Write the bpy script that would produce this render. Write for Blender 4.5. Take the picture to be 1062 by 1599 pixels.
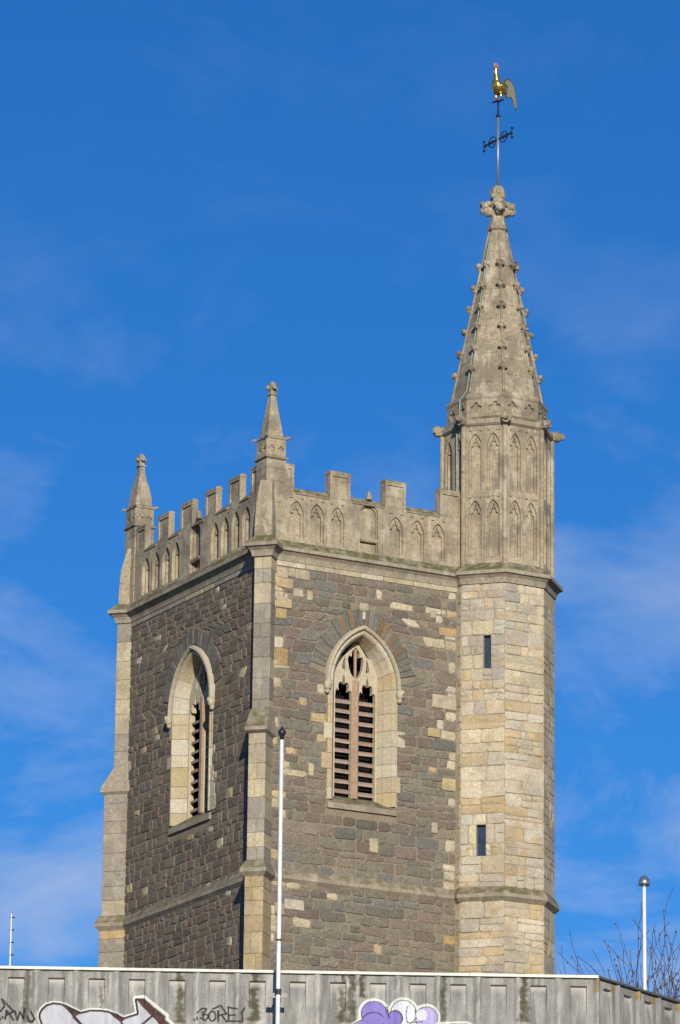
import bpy, bmesh, math, random
import numpy as np
from mathutils import Vector, Matrix
from mathutils.geometry import tessellate_polygon

random.seed(7)
rnd = random.random
def ru(a, b): return a + (b - a) * random.random()

for o in list(bpy.data.objects): bpy.data.objects.remove(o)
scene = bpy.context.scene
COL = scene.collection

# ------------------------------------------------------------------ camera
# solved from the vanishing points of the tower: focal length, pitch, roll
F, PIT, ROL = 7734.4, math.radians(16.0006), math.radians(-0.67607)
CX, CY = 531.0, 799.5
fw = np.array([0, math.cos(PIT), math.sin(PIT)])
_r = np.array([1., 0, 0]); _d = np.cross(fw, _r)
cr, sr = math.cos(ROL), math.sin(ROL)
rt = cr * _r + sr * _d
dn = -sr * _r + cr * _d
CAM = np.array([0., 0., 1.6])
cam_data = bpy.data.cameras.new('Camera')
cam = bpy.data.objects.new('Camera', cam_data); COL.objects.link(cam)
m = Matrix.Identity(4)
for i in range(3):
    m[i][0] = rt[i]; m[i][1] = -dn[i]; m[i][2] = -fw[i]; m[i][3] = CAM[i]
cam.matrix_world = m
cam_data.sensor_fit = 'VERTICAL'
cam_data.sensor_height = 24.0
cam_data.lens = F / 1599.0 * 24.0
cam_data.clip_start = 0.5
cam_data.clip_end = 6000
scene.camera = cam

# ------------------------------------------------------------------ sky and sun
SUN_EL, SUN_AZ = 17.0, 6.0            # azimuth: degrees to the right of straight behind the camera
sdir = Vector((math.sin(math.radians(SUN_AZ)) * math.cos(math.radians(SUN_EL)),
               -math.cos(math.radians(SUN_AZ)) * math.cos(math.radians(SUN_EL)),
               math.sin(math.radians(SUN_EL))))
world = bpy.data.worlds.new('World'); scene.world = world
world.use_nodes = True
nt = world.node_tree; N = nt.nodes; LK = nt.links
N.clear()
wout = N.new('ShaderNodeOutputWorld'); bg = N.new('ShaderNodeBackground')
sky = N.new('ShaderNodeTexSky'); sky.sky_type = 'NISHITA'; sky.sun_disc = False
sky.sun_elevation = math.radians(SUN_EL); sky.sun_rotation = math.radians(180 - SUN_AZ)
sky.altitude = 300; sky.air_density = 1.0; sky.dust_density = 0.0; sky.ozone_density = 4.0
bg.inputs['Strength'].default_value = 0.12
hs = N.new('ShaderNodeHueSaturation'); hs.inputs['Saturation'].default_value = 1.10
hs.inputs['Value'].default_value = 1.0
tint = N.new('ShaderNodeMixRGB'); tint.blend_type = 'MULTIPLY'; tint.inputs['Fac'].default_value = 1.0
tint.inputs['Color2'].default_value = (0.45, 0.635, 0.905, 1)       # the deep clear blue of a winter day
LK.new(sky.outputs[0], tint.inputs['Color1']); LK.new(tint.outputs[0], hs.inputs['Color'])
# thin winter cloud, drifting veils
tc = N.new('ShaderNodeTexCoord'); mp = N.new('ShaderNodeMapping')
mp.inputs['Scale'].default_value = (9.0, 9.0, 17.0)
mp.inputs['Rotation'].default_value = (0.0, 0.35, 0.0)
mp.inputs['Location'].default_value = (9.4, 1.2, 4.3)
LK.new(tc.outputs['Generated'], mp.inputs['Vector'])
n1 = N.new('ShaderNodeTexNoise'); n1.inputs['Scale'].default_value = 1.6
n1.inputs['Detail'].default_value = 6; n1.inputs['Roughness'].default_value = 0.60
n1.inputs['Distortion'].default_value = 0.35
LK.new(mp.outputs[0], n1.inputs['Vector'])
rp = N.new('ShaderNodeValToRGB')
rp.color_ramp.elements[0].position = 0.48; rp.color_ramp.elements[0].color = (0, 0, 0, 1)
rp.color_ramp.elements[1].position = 0.74; rp.color_ramp.elements[1].color = (0.85, 0.85, 0.85, 1)
LK.new(n1.outputs['Fac'], rp.inputs['Fac'])
mx = N.new('ShaderNodeMixRGB'); mx.blend_type = 'MIX'
mx.inputs['Color2'].default_value = (4.2, 4.9, 6.2, 1)
# the veils thicken towards the horizon
sxyz = N.new('ShaderNodeSeparateXYZ'); LK.new(tc.outputs['Generated'], sxyz.inputs[0])
el = N.new('ShaderNodeMapRange'); el.inputs['From Min'].default_value = 0.16; el.inputs['From Max'].default_value = 0.33
el.inputs['To Min'].default_value = 1.0; el.inputs['To Max'].default_value = 0.09
LK.new(sxyz.outputs['Z'], el.inputs['Value'])
cm = N.new('ShaderNodeMath'); cm.operation = 'MULTIPLY'
LK.new(rp.outputs['Color'], cm.inputs[0]); LK.new(el.outputs[0], cm.inputs[1])
LK.new(cm.outputs[0], mx.inputs['Fac']); LK.new(hs.outputs['Color'], mx.inputs['Color1'])
LK.new(mx.outputs['Color'], bg.inputs['Color']); LK.new(bg.outputs[0], wout.inputs['Surface'])

sl = bpy.data.lights.new('Sun', 'SUN'); sl.energy = 4.8; sl.angle = math.radians(0.53)
sl.color = (1.0, 0.92, 0.78)
sun = bpy.data.objects.new('Sun', sl); COL.objects.link(sun)
sun.rotation_euler = sdir.to_track_quat('Z', 'Y').to_euler(); sun.location = (10, -20, 60)
vs = scene.view_settings
vs.view_transform = 'Standard'; vs.look = 'None'; vs.exposure = 0.0; vs.gamma = 1.0
vs.use_curve_mapping = False

# ------------------------------------------------------------------ pixel helpers (a pixel is a direction)
def ray(x, y): return fw + (x - CX) / F * rt + (y - CY) / F * dn
def on_plane(x, y, p0, n):
    k = ray(x, y); return CAM + k * (((np.asarray(p0) - CAM) @ n) / (k @ n))
def at_height(x, y, z):
    k = ray(x, y); return CAM + k * ((z - CAM[2]) / k[2])

# ------------------------------------------------------------------ mesh helpers
def tagp(o, label=None, cat=None, group=None, kind=None):
    if label: o['label'] = label
    if cat: o['category'] = cat
    if group: o['group'] = group
    if kind: o['kind'] = kind
    return o
def empty(name, loc=(0, 0, 0), rz=0.0):
    o = bpy.data.objects.new(name, None); COL.objects.link(o)
    o.location = loc; o.rotation_euler = (0, 0, rz); o.empty_display_size = 0.3
    return o
def build(name, verts, faces, mat, parent=None, color=None, smooth=False, recalc=True):
    me = bpy.data.meshes.new(name)
    me.from_pydata([tuple(v) for v in verts], [], faces)
    if recalc:
        bm = bmesh.new(); bm.from_mesh(me)
        bmesh.ops.recalc_face_normals(bm, faces=bm.faces); bm.to_mesh(me); bm.free()
    if smooth:
        for p in me.polygons: p.use_smooth = True
    me.materials.append(mat)
    o = bpy.data.objects.new(name, me); COL.objects.link(o)
    if parent is not None: o.parent = parent
    if color is not None: o.color = (color[0], color[1], color[2], 1)
    return o
class MB:
    def __init__(s): s.v = []; s.f = []
    def add(s, v, f):
        b = len(s.v); s.v += [tuple(x) for x in v]; s.f += [tuple(i + b for i in q) for q in f]
    def box(s, a, b):
        x0, y0, z0 = a; x1, y1, z1 = b
        s.add([(x0,y0,z0),(x1,y0,z0),(x1,y1,z0),(x0,y1,z0),(x0,y0,z1),(x1,y0,z1),(x1,y1,z1),(x0,y1,z1)],
              [(3,2,1,0),(4,5,6,7),(0,1,5,4),(1,2,6,5),(2,3,7,6),(3,0,4,7)])
    def loft(s, rings, close=True, cap=True):
        n = len(rings[0]); b = len(s.v)
        for r in rings: s.v += [tuple(p) for p in r]
        for i in range(len(rings) - 1):
            for j in range(n if close else n - 1):
                k = (j + 1) % n
                s.f.append((b+i*n+j, b+i*n+k, b+(i+1)*n+k, b+(i+1)*n+j))
        if cap:
            s.f.append(tuple(b + j for j in range(n))[::-1])
            s.f.append(tuple(b + (len(rings)-1)*n + j for j in range(n)))
    def tube(s, pts, rads, n=8, cap=True):
        pts = [Vector(p) for p in pts]; rings = []
        up = Vector((0, 0, 1))
        for i, p in enumerate(pts):
            t = (pts[min(i+1, len(pts)-1)] - pts[max(i-1, 0)]).normalized()
            ref = up if abs(t.z) < 0.95 else Vector((1, 0, 0))
            a = t.cross(ref).normalized(); c = a.cross(t).normalized()
            r = rads[i] if isinstance(rads, (list, tuple)) else rads
            rings.append([p + (a*math.cos(q) + c*math.sin(q))*r for q in [2*math.pi*k/n for k in range(n)]])
        s.loft(rings, True, cap)
    def blob(s, c, rad, nu=10, nv=7, jit=0.0, axis=None):
        c = Vector(c); b = len(s.v)
        M = axis if axis is not None else Matrix.Identity(3)
        s.v.append(tuple(c + M @ Vector((0, 0, -rad[2]))))
        for i in range(1, nv):
            th = -math.pi/2 + math.pi*i/nv
            for j in range(nu):
                ph = 2*math.pi*j/nu; k = 1 + ru(-jit, jit)
                s.v.append(tuple(c + M @ Vector((rad[0]*math.cos(th)*math.cos(ph)*k, rad[1]*math.cos(th)*math.sin(ph)*k, rad[2]*math.sin(th)*k))))
        s.v.append(tuple(c + M @ Vector((0, 0, rad[2])))); top = len(s.v) - 1
        for j in range(nu):
            k = (j+1) % nu
            s.f.append((b, b+1+k, b+1+j))
            for i in range(nv-2):
                s.f.append((b+1+i*nu+j, b+1+i*nu+k, b+1+(i+1)*nu+k, b+1+(i+1)*nu+j))
            s.f.append((b+1+(nv-2)*nu+j, b+1+(nv-2)*nu+k, top))
    def build(s, name, mat, parent=None, color=None, smooth=False):
        return build(name, s.v, s.f, mat, parent, color, smooth)

class Frame:
    """a wall face: a runs along it, b up, d out of it"""
    def __init__(s, o, t, n): s.o = Vector(o); s.t = Vector(t); s.n = Vector(n)
    def p(s, a, b, d=0.0): return s.o + s.t*a + s.n*d + Vector((0, 0, b))

def plate(fr, outline, holes, d0, d1, name, mat, parent=None, color=None):
    """flat slab with openings, between depths d0 (back) and d1 (front)"""
    loops = [outline] + holes
    flat = [p for l in loops for p in l]
    tris = tessellate_polygon([[Vector((p[0], p[1], 0)) for p in l] for l in loops])
    n = len(flat)
    v = [fr.p(p[0], p[1], d1) for p in flat] + [fr.p(p[0], p[1], d0) for p in flat]
    f = []
    for t in tris:
        a, b, c = [flat[i] for i in t]
        s = (b[0]-a[0])*(c[1]-a[1]) - (b[1]-a[1])*(c[0]-a[0])
        if abs(s) < 1e-10: continue
        t = tuple(t) if s > 0 else tuple(t)[::-1]
        f.append(t); f.append(tuple(i+n for i in t[::-1]))
    k = 0
    for li, l in enumerate(loops):
        ar = sum(l[i][0]*l[(i+1)%len(l)][1] - l[(i+1)%len(l)][0]*l[i][1] for i in range(len(l)))
        flip = (ar < 0) != (li > 0)
        for i in range(len(l)):
            j = (i+1) % len(l)
            q = (k+i, k+i+n, k+j+n, k+j)
            f.append(q[::-1] if flip else q)
        k += len(l)
    return build(name, v, f, mat, parent, color, recalc=False)

def stone(fr, quad, name, mat, parent, color, proud=0.015, back=0.06, jit=0.006, bev=0.012, gap=0.008, bulge=0.006, chop=0.02):
    """one masonry block with worn edges: 8-point outline, bevel ring and a slightly domed face"""
    c = (sum(q[0] for q in quad)/4, sum(q[1] for q in quad)/4)
    w = max(abs(quad[1][0]-quad[0][0]), 0.03); h = max(abs(quad[2][1]-quad[1][1]), 0.03)
    q2 = []
    for i in range(4):
        p = quad[i]; dx = c[0]-p[0]; dy = c[1]-p[1]
        q2.append((p[0] + math.copysign(min(gap, abs(dx)*.4), dx), p[1] + math.copysign(min(gap, abs(dy)*.4), dy)))
    out = []
    for i in range(4):
        p = q2[i]; a = q2[(i+3) % 4]; b = q2[(i+1) % 4]
        for e in (a, b):
            L = math.hypot(e[0]-p[0], e[1]-p[1]) or 1
            k = min(chop*ru(.4, 1.5), L*.3)/L
            out.append((p[0]+(e[0]-p[0])*k+ru(-jit, jit), p[1]+(e[1]-p[1])*k+ru(-jit, jit)))
    v = [fr.p(x, y, -back) for x, y in out] + [fr.p(x, y, proud - bev*.7) for x, y in out]
    for x, y in out:
        L = math.hypot(c[0]-x, c[1]-y) or 1; k = min(bev*ru(.7, 1.5), L*.4)/L
        v.append(fr.p(x+(c[0]-x)*k, y+(c[1]-y)*k, proud+ru(-.5, .5)*bulge))
    v.append(fr.p(c[0]+ru(-.2, .2)*w*.5, c[1]+ru(-.2, .2)*h*.5, proud+ru(0, 1)*bulge))
    f = []
    for j in range(8):
        k = (j+1) % 8
        f += [(j, k, 8+k, 8+j), (8+j, 8+k, 16+k, 16+j), (16+j, 16+k, 24)]
    return build(name, v, f, mat, parent, color, recalc=True)

# ------------------------------------------------------------------ materials
def lin(r, g, b): return tuple(((c/255)/12.92 if c/255 <= .04045 else ((c/255+.055)/1.055)**2.4) for c in (r, g, b))
def new_mat(name):
    mt = bpy.data.materials.new(name); mt.use_nodes = True
    t = mt.node_tree; t.nodes.clear()
    out = t.nodes.new('ShaderNodeOutputMaterial'); b = t.nodes.new('ShaderNodeBsdfPrincipled')
    t.links.new(b.outputs[0], out.inputs[0])
    return mt, t, b
def node(t, ty, **kw):
    n = t.nodes.new(ty)
    for k, v in kw.items():
        if k in n.inputs: n.inputs[k].default_value = v
        else: setattr(n, k, v)
    return n
def noise(t, vec, scale, detail=4, rough=.55):
    n = node(t, 'ShaderNodeTexNoise', Scale=scale, Detail=detail, Roughness=rough)
    t.links.new(vec, n.inputs['Vector']); return n.outputs['Fac']
def ramp(t, fac, p0, p1, c0=(0,0,0,1), c1=(1,1,1,1)):
    r = t.nodes.new('ShaderNodeValToRGB'); e = r.color_ramp.elements
    e[0].position = p0; e[1].position = p1; e[0].color = c0; e[1].color = c1
    t.links.new(fac, r.inputs['Fac']); return r.outputs['Color']
def mix(t, fac, a, b, blend='MIX'):
    n = t.nodes.new('ShaderNodeMixRGB'); n.blend_type = blend
    for s, x in (('Fac', fac), ('Color1', a), ('Color2', b)):
        if isinstance(x, (int, float)): n.inputs[s].default_value = x
        elif isinstance(x, tuple): n.inputs[s].default_value = (x[0], x[1], x[2], 1)
        else: t.links.new(x, n.inputs[s])
    return n.outputs['Color']
def bump(t, b, h, strength=.5, dist=.02):
    n = node(t, 'ShaderNodeBump', Strength=strength, Distance=dist)
    t.links.new(h, n.inputs['Height']); t.links.new(n.outputs[0], b.inputs['Normal'])
def coords(t, scale=(1, 1, 1)):
    c = t.nodes.new('ShaderNodeTexCoord'); mpn = t.nodes.new('ShaderNodeMapping')
    mpn.inputs['Scale'].default_value = scale
    t.links.new(c.outputs['Object'], mpn.inputs['Vector']); return mpn.outputs[0]

def stone_mat(name, base=None, light=.45, dark=.45, moss=0.0, streak=0.0, stain=(0.10, 0.085, 0.065), bumps=.6, ochre=0.0, patch=0.0):
    """base=None: take the colour of the object (one colour for each block)"""
    mt, t, b = new_mat(name)
    v = coords(t)
    if base is None:
        oi = t.nodes.new('ShaderNodeObjectInfo'); col = oi.outputs['Color']
    else: col = mix(t, 0.0, base, base)
    g1 = noise(t, v, 22, 6, .65); g2 = noise(t, v, 3.1, 5, .6); g3 = noise(t, v, 70, 3, .6)
    col = mix(t, 1.0, col, ramp(t, g1, .28, .75, (1-dark,)*3+(1,), (1+light*.4,)*3+(1,)), 'MULTIPLY')
    col = mix(t, 1.0, col, ramp(t, g3, .3, .7, (.82,)*3+(1,), (1.14,)*3+(1,)), 'MULTIPLY')
    if ochre:
        col = mix(t, ramp(t, noise(t, v, 4.3, 4, .6), .52, .72, (0,)*3+(1,), (ochre,)*3+(1,)), col, (.46, .29, .11))
    if patch:
        pv1 = noise(t, v, 1.15, 7, .62); pv2 = noise(t, coords(t, (1.3, 1.3, .8)), 2.4, 6, .65)
        col = mix(t, ramp(t, pv1, .47, .59, (0,)*3+(1,), (patch,)*3+(1,)), col, (.205, .172, .132))
        col = mix(t, ramp(t, pv2, .53, .62, (0,)*3+(1,), (patch*.85,)*3+(1,)), col, (.52, .455, .345))
        gk = noise(t, v, 9.0, 6, .7)
        col = mix(t, ramp(t, gk, .54, .66, (0,)*3+(1,), (patch*.7,)*3+(1,)), col, (.13, .112, .085))
    fs = ramp(t, g2, .48, .74, (0,)*3+(1,), (.62,)*3+(1,))
    col = mix(t, fs, col, mix(t, .55, stain, col, 'MIX'))
    if streak:
        sv = coords(t, (9, 9, .55))
        col = mix(t, ramp(t, noise(t, sv, 1.0, 5, .6), .47, .72, (0,)*3+(1,), (streak,)*3+(1,)), col, stain)
    if moss:
        ge = t.nodes.new('ShaderNodeNewGeometry'); sp = t.nodes.new('ShaderNodeSeparateXYZ')
        t.links.new(ge.outputs['Normal'], sp.inputs[0])
        up = ramp(t, sp.outputs['Z'], .15, .55)
        pm = ramp(t, noise(t, v, 5.5, 5, .7), .36, .56)
        col = mix(t, mix(t, 1.0, mix(t, 1.0, up, pm, 'MULTIPLY'), (moss,)*3, 'MULTIPLY'), col,
                  mix(t, noise(t, v, 16), (.055, .055, .022), (.16, .15, .06)))
    t.links.new(col, b.inputs['Base Color'])
    b.inputs['Roughness'].default_value = .93; b.inputs['Specular IOR Level'].default_value = .12
    hh = mix(t, .45, g1, g3)
    bump(t, b, hh, bumps, .02)
    return mt
def plain(name, c, rough=.6, metal=0.0, var=.0, spec=.3, scale=12):
    mt, t, b = new_mat(name)
    if var:
        v = coords(t)
        col = mix(t, 1.0, c, ramp(t, noise(t, v, scale, 5, .65), .3, .7, (1-var,)*3+(1,), (1+var,)*3+(1,)), 'MULTIPLY')
        t.links.new(col, b.inputs['Base Color'])
    else: b.inputs['Base Color'].default_value = (*c, 1)
    b.inputs['Roughness'].default_value = rough; b.inputs['Metallic'].default_value = metal
    b.inputs['Specular IOR Level'].default_value = spec
    return mt

M_BLOCK = stone_mat('masonry_block', None, .5, .42, bumps=.7)
M_ASHLAR = stone_mat('limestone_block', None, .45, .38, patch=.35, bumps=.55, ochre=.0, stain=(.17, .14, .10))
M_MORTAR = stone_mat('lime_mortar', (.29, .235, .17), .3, .35, bumps=.5)
M_TMORTAR = stone_mat('grey_lime_mortar', (.46, .395, .295), .3, .35, bumps=.6, patch=.4)
M_LIME = stone_mat('weathered_limestone', (.43, .36, .245), .4, .36, moss=.55, streak=.40, stain=(.17, .145, .11), patch=.80, bumps=.5)
M_SPIRE = stone_mat('spire_limestone', (.42, .355, .245), .5, .46, moss=.0, streak=.60, stain=(.17, .14, .105), patch=.80, bumps=.7)
M_LIMEB = stone_mat('parapet_block_stone', None, .4, .36, moss=.3, streak=.40, stain=(.17, .145, .11), patch=.75, bumps=.5)
M_SPIREB = stone_mat('spire_block_stone', None, .5, .42, streak=.55, stain=(.17, .14, .105), patch=.80, bumps=.7)
M_STRING = stone_mat('mossy_moulding', (.40, .34, .255), .4, .40, moss=.95, streak=.25, stain=(.10, .09, .07), patch=.45, bumps=.6)
M_TURRET = stone_mat('turret_limestone', None, .5, .30, patch=.30, bumps=.8, ochre=.75, stain=(.27, .245, .21), streak=.22)
M_JAMB = stone_mat('jamb_limestone', None, .4, .30, bumps=.5, ochre=.28, stain=(.30, .24, .15))
M_LOUVRE = stone_mat('louvre_board', None, .4, .40, bumps=.5, stain=(.14, .11, .09))
M_MULLION = stone_mat('pinkish_mullion', (.43, .29, .20), .35, .32, bumps=.5, ochre=.3)
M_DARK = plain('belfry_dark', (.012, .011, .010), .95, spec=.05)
M_GLASS = plain('slit_glass', (.03, .045, .075), .25, spec=.5, var=.3, scale=6)
M_COPPER = plain('green_copper', (.22, .29, .235), .7, var=.25, spec=.2)
M_IRON = plain('black_iron', (.012, .013, .018), .55)
M_STEEL = plain('galvanised_pole', (.30, .32, .33), .45, metal=.6, var=.15)
M_GOLD = plain('gilded_copper', (.72, .46, .10), .24, metal=.88, var=.12, spec=.6)
M_TAIL = plain('gilded_tail_sheet', (.36, .31, .20), .5, metal=.35, var=.15)
M_RED = plain('red_comb_paint', (.55, .16, .14), .6)
M_WHITE = plain('white_paint', (.72, .72, .71), .4, var=.14, spec=.5, scale=5)
M_FINIAL = plain('dark_finial', (.025, .026, .03), .35, spec=.5)
M_CHROME = plain('polished_steel', (.50, .51, .50), .27, metal=.85, spec=.8)
M_COPING = plain('pale_metal_coping', (.64, .60, .52), .5, var=.28, spec=.4, scale=3)
M_BARK = plain('winter_bark', (.10, .066, .052), .9, var=.3, spec=.1)
M_ROOF = plain('roof_felt', (.09, .09, .09), .9, var=.2, spec=.1)

# ground to the horizon
def ground():
    mt, t, b = new_mat('paved_ground')
    v = coords(t)
    col = mix(t, ramp(t, noise(t, v, .05, 5), .4, .6), (.055, .055, .055), (.10, .095, .085))
    t.links.new(col, b.inputs['Base Color']); b.inputs['Roughness'].default_value = .95
    s = 3000
    o = build('ground', [(-s,-s,0),(s,-s,0),(s,s,0),(-s,s,0)], [(0,1,2,3)], mt)
    o['kind'] = 'structure'
ground()

# ================================================================== the church tower
AZ = math.radians(28.5737)
k0 = ray(412.5, 950); A0 = CAM + k0*(92.0/k0[1]); A0[2] = 0
tower = empty('church_tower', tuple(A0), AZ)
tagp(tower, 'old stone church tower with battlements, louvred belfry windows and corner stair turret', 'tower')
W = 5.98
S2 = math.sqrt(2)
UC, VC = 5.36, 0.30                      # stair turret centre
SL, SU = 0.885, 0.84                     # octagon sides, lower and upper
K8 = 1.20711
FR = Frame((0,0,0), (1,0,0), (0,-1,0))   # lit face
FL = Frame((0,0,0), (0,-1,0), (-1,0,0))  # shadier face, a = -v
ZB = 18.6                                # blocks are built from here up; lower is hidden by the concrete parapet

class Arch:
    def __init__(s, cx, zs, w, r): s.cx, s.zs, s.w, s.r = cx, zs, w, r
    def pt(s, side, t, off):
        if t <= 0: return (s.cx + side*(s.w+off), s.zs + t)
        R = s.r + off; th = t*math.acos((s.r - s.w)/R)
        return (s.cx + side*(s.w - s.r + R*math.cos(th)), s.zs + R*math.sin(th))
    def half(s, z, off):
        if z <= s.zs: return s.w + off
        R = s.r + off; h = z - s.zs
        if h >= R: return 0
        return max(0, math.sqrt(R*R - h*h) - (s.r - s.w))
    def loop(s, off, z0, n=9):
        L = [s.pt(1, -(s.zs - z0), off)] + [s.pt(1, i/n, off) for i in range(n+1)]
        R = [s.pt(-1, i/n, off) for i in range(n, -1, -1)][1:] + [s.pt(-1, -(s.zs - z0), off)]
        return L + R

AR = Arch(2.175, 24.79, .645, 1.098)
AL = Arch(-2.945, 24.71, .765, 1.10)
SILL = 22.46

RUB = [(.240,.212,.158), (.222,.198,.150), (.206,.188,.150), (.218,.170,.136), (.195,.158,.128), (.188,.180,.157), (.248,.214,.158), (.222,.182,.140), (.184,.166,.130)]
CREAM = [(.54,.46,.305), (.51,.43,.295), (.56,.49,.355), (.50,.39,.225), (.52,.47,.365)]
OCHRE = [(.46,.33,.15), (.44,.30,.13), (.47,.37,.20)]
GREYL = [(.36,.32,.26), (.33,.295,.24), (.38,.34,.27), (.30,.26,.21)]
LTURR = CREAM*5 + [(.50,.42,.28), (.49,.39,.24), (.47,.42,.32), (.52,.45,.33), (.44,.39,.31), (.40,.36,.30)] + OCHRE[2:]
def vary(c, a=.12):
    k = 1 + ru(-a, a); return tuple(max(.01, x*k*(1+ru(-.014, .014))) for x in c)

def wall_with_stones(fr, a0, a1, arch, seed, sizes, cream_p, tint, proud, edge_cream):
    """mortar core with a window opening, and the coursed rubble on it"""
    random.seed(seed)
    core = plate(fr, [(a0-.3 if fr is FR else -W, 0), (W if fr is FR else 0-.31, 0), (W if fr is FR else -.31, 27.42), (a0-.3 if fr is FR else -W, 27.42)] if False else
                 ([(0, 0), (W, 0), (W, 27.42), (0, 27.42)] if fr is FR else [(-W, 0), (-.31, 0), (-.31, 27.42), (-W, 27.42)]),
                 [arch.loop(.02, SILL - .05)], -.30, 0.0, 'wall', M_MORTAR, tower)
    z = ZB; items = []
    top = 26.93
    # long strings of masonry stop at the moulded string course
    levels = []
    while z < top - .05:
        h = ru(*sizes[0])
        if top - z - h < .12: h = top - z
        levels.append((z, z+h)); z += h
    for (z0, z1) in levels:
        if z0 < 20.95 and z1 > 20.82: z1 = max(z1, z1)
        zones = []
        def bl(zz):
            hw = arch.half(zz, .54) if zz > arch.zs + .2 else arch.w + .125
            if zz < SILL - .14 or zz > arch.zs + arch.r + .5: hw = 0
            return hw
        b0, b1 = bl(z0 + .001), bl(z1 - .001)
        if z0 < SILL - .14 < z1 or (b0 == 0) != (b1 == 0): b0 = b1 = max(b0, b1)
        if b0 < .02 and b1 < .02: zones.append((a0, a0, a1, a1))
        else:
            zones.append((a0, a0, arch.cx - b0, arch.cx - b1)); zones.append((arch.cx + b0, arch.cx + b1, a1, a1))
        for (l0, l1, r0, r1) in zones:
            ln = max(r0 - l0, r1 - l1)
            if ln < .04: continue
            cuts = [0.0]
            while True:
                w = ru(*sizes[1]) * (1.0 if rnd() > .22 else .55)
                if ln - cuts[-1] - w < sizes[1][0]*.8: break
                cuts.append(cuts[-1] + w)
            cuts.append(ln)
            for i in range(len(cuts) - 1):
                f0, f1 = cuts[i]/ln, cuts[i+1]/ln
                dz = ru(-.012, .012)
                q = [(l0+(r0-l0)*f0, z0), (l0+(r0-l0)*f1, z0), (l1+(r1-l1)*f1, z1), (l1+(r1-l1)*f0, z1)]
                end = (i == 0 and abs(l0 - a0) < .01 and fr is FR) or (i == len(cuts)-2 and abs(r0 - a1) < .01)
                wq = q[1][0] - q[0][0]
                if end and wq > .30 and rnd() < .8:      # a squarish end stone and an ordinary one beside it
                    k = ru(.14, .28)/wq
                    if abs(l0 - a0) > .01 or i: k = 1 - k
                    m0 = (q[0][0] + wq*k, z0); m1 = (q[3][0] + (q[2][0]-q[3][0])*k, z1)
                    first = not (abs(l0 - a0) > .01 or i)
                    items.append(([q[0], m0, m1, q[3]], first)); items.append(([m0, q[1], q[2], m1], not first))
                else: items.append((q, end))
    items2 = []
    for q, end in items:            # a few tall pieces are split into two thin ones
        h = q[2][1] - q[1][1]
        if h > .24 and rnd() < .25 and not end:
            k = ru(.4, .6)
            mA = (q[0][0]+(q[3][0]-q[0][0])*k, q[0][1]+h*k); mB = (q[1][0]+(q[2][0]-q[1][0])*k, q[1][1]+h*k)
            items2 += [([q[0], q[1], mB, mA], end), ([mA, mB, q[2], q[3]], end)]
        else: items2.append((q, end))
    items2.sort(key=lambda it: -((it[0][1][0]-it[0][0][0])*(it[0][2][1]-it[0][1][1]) * (1 if it[0][2][1] > 19.3 else .01)))
    rest = MB()
    for k, (q, end) in enumerate(items2):
        sz = q[1][0] - q[0][0]
        if min(sz, q[2][0] - q[3][0]) < .045: continue
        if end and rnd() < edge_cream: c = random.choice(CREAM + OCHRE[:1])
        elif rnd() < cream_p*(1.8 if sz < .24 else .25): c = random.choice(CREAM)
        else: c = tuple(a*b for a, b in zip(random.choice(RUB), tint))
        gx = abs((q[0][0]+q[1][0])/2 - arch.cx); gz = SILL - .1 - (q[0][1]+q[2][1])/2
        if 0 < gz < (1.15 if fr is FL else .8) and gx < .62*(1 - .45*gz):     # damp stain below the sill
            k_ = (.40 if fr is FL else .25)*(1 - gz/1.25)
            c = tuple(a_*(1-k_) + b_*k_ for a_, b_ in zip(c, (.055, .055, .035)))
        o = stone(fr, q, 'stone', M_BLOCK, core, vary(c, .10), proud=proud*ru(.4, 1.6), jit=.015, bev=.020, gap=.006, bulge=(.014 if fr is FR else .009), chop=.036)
        if k >= 300: rest_objs.append((core, o))
    return core
rest_objs = []
wallR = wall_with_stones(FR, .20, 4.27, AR, 11, ((.125, .24), (.24, .58)), .13, (1, 1, 1), .013, .34)
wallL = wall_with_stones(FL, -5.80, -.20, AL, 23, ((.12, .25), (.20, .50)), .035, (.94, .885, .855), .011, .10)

def join_rest():
    """past 300 blocks on one wall: the smallest go into one mesh, their colour kept as a colour attribute"""
    by = {}
    for core, o in rest_objs: by.setdefault(core, []).append(o)
    mt, t, b = new_mat('small_masonry')
    v = coords(t); at = node(t, 'ShaderNodeVertexColor'); at.layer_name = 'Col'
    g1 = noise(t, v, 22, 6, .65)
    col = mix(t, 1.0, at.outputs['Color'], ramp(t, g1, .28, .75, (.58,)*3+(1,), (1.2,)*3+(1,)), 'MULTIPLY')
    t.links.new(col, b.inputs['Base Color']); b.inputs['Roughness'].default_value = .93
    b.inputs['Specular IOR Level'].default_value = .12
    bump(t, b, g1, .7, .02)
    for core, L in by.items():
        V = []; Fc = []; C = []
        for o in L:
            bb = len(V); V += [tuple(x.co) for x in o.data.vertices]
            for p in o.data.polygons: Fc.append(tuple(i+bb for i in p.vertices))
            C += [tuple(o.color)]*len(o.data.vertices)
            me = o.data; bpy.data.objects.remove(o); bpy.data.meshes.remove(me)
        o = build('small_stone', V, Fc, mt, core, recalc=False); o['kind'] = 'stuff'
        ca = o.data.color_attributes.new('Col', 'FLOAT_COLOR', 'POINT')
        for i, c in enumerate(C): ca.data[i].color = c
join_rest()

# far walls, roof, so that the belfry is closed and dark
mb = MB(); mb.box((.31, W-.4, 0), (W, W, 27.42)); mb.build('wall', M_MORTAR, tower)
mb = MB(); mb.box((W-.4, .31, 0), (W, W-.41, 27.42)); mb.build('wall', M_MORTAR, tower)
mb = MB(); mb.box((.305, .305, 27.43), (W-.02, W-.02, 27.62)); mb.build('roof', M_ROOF, tower)

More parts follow.
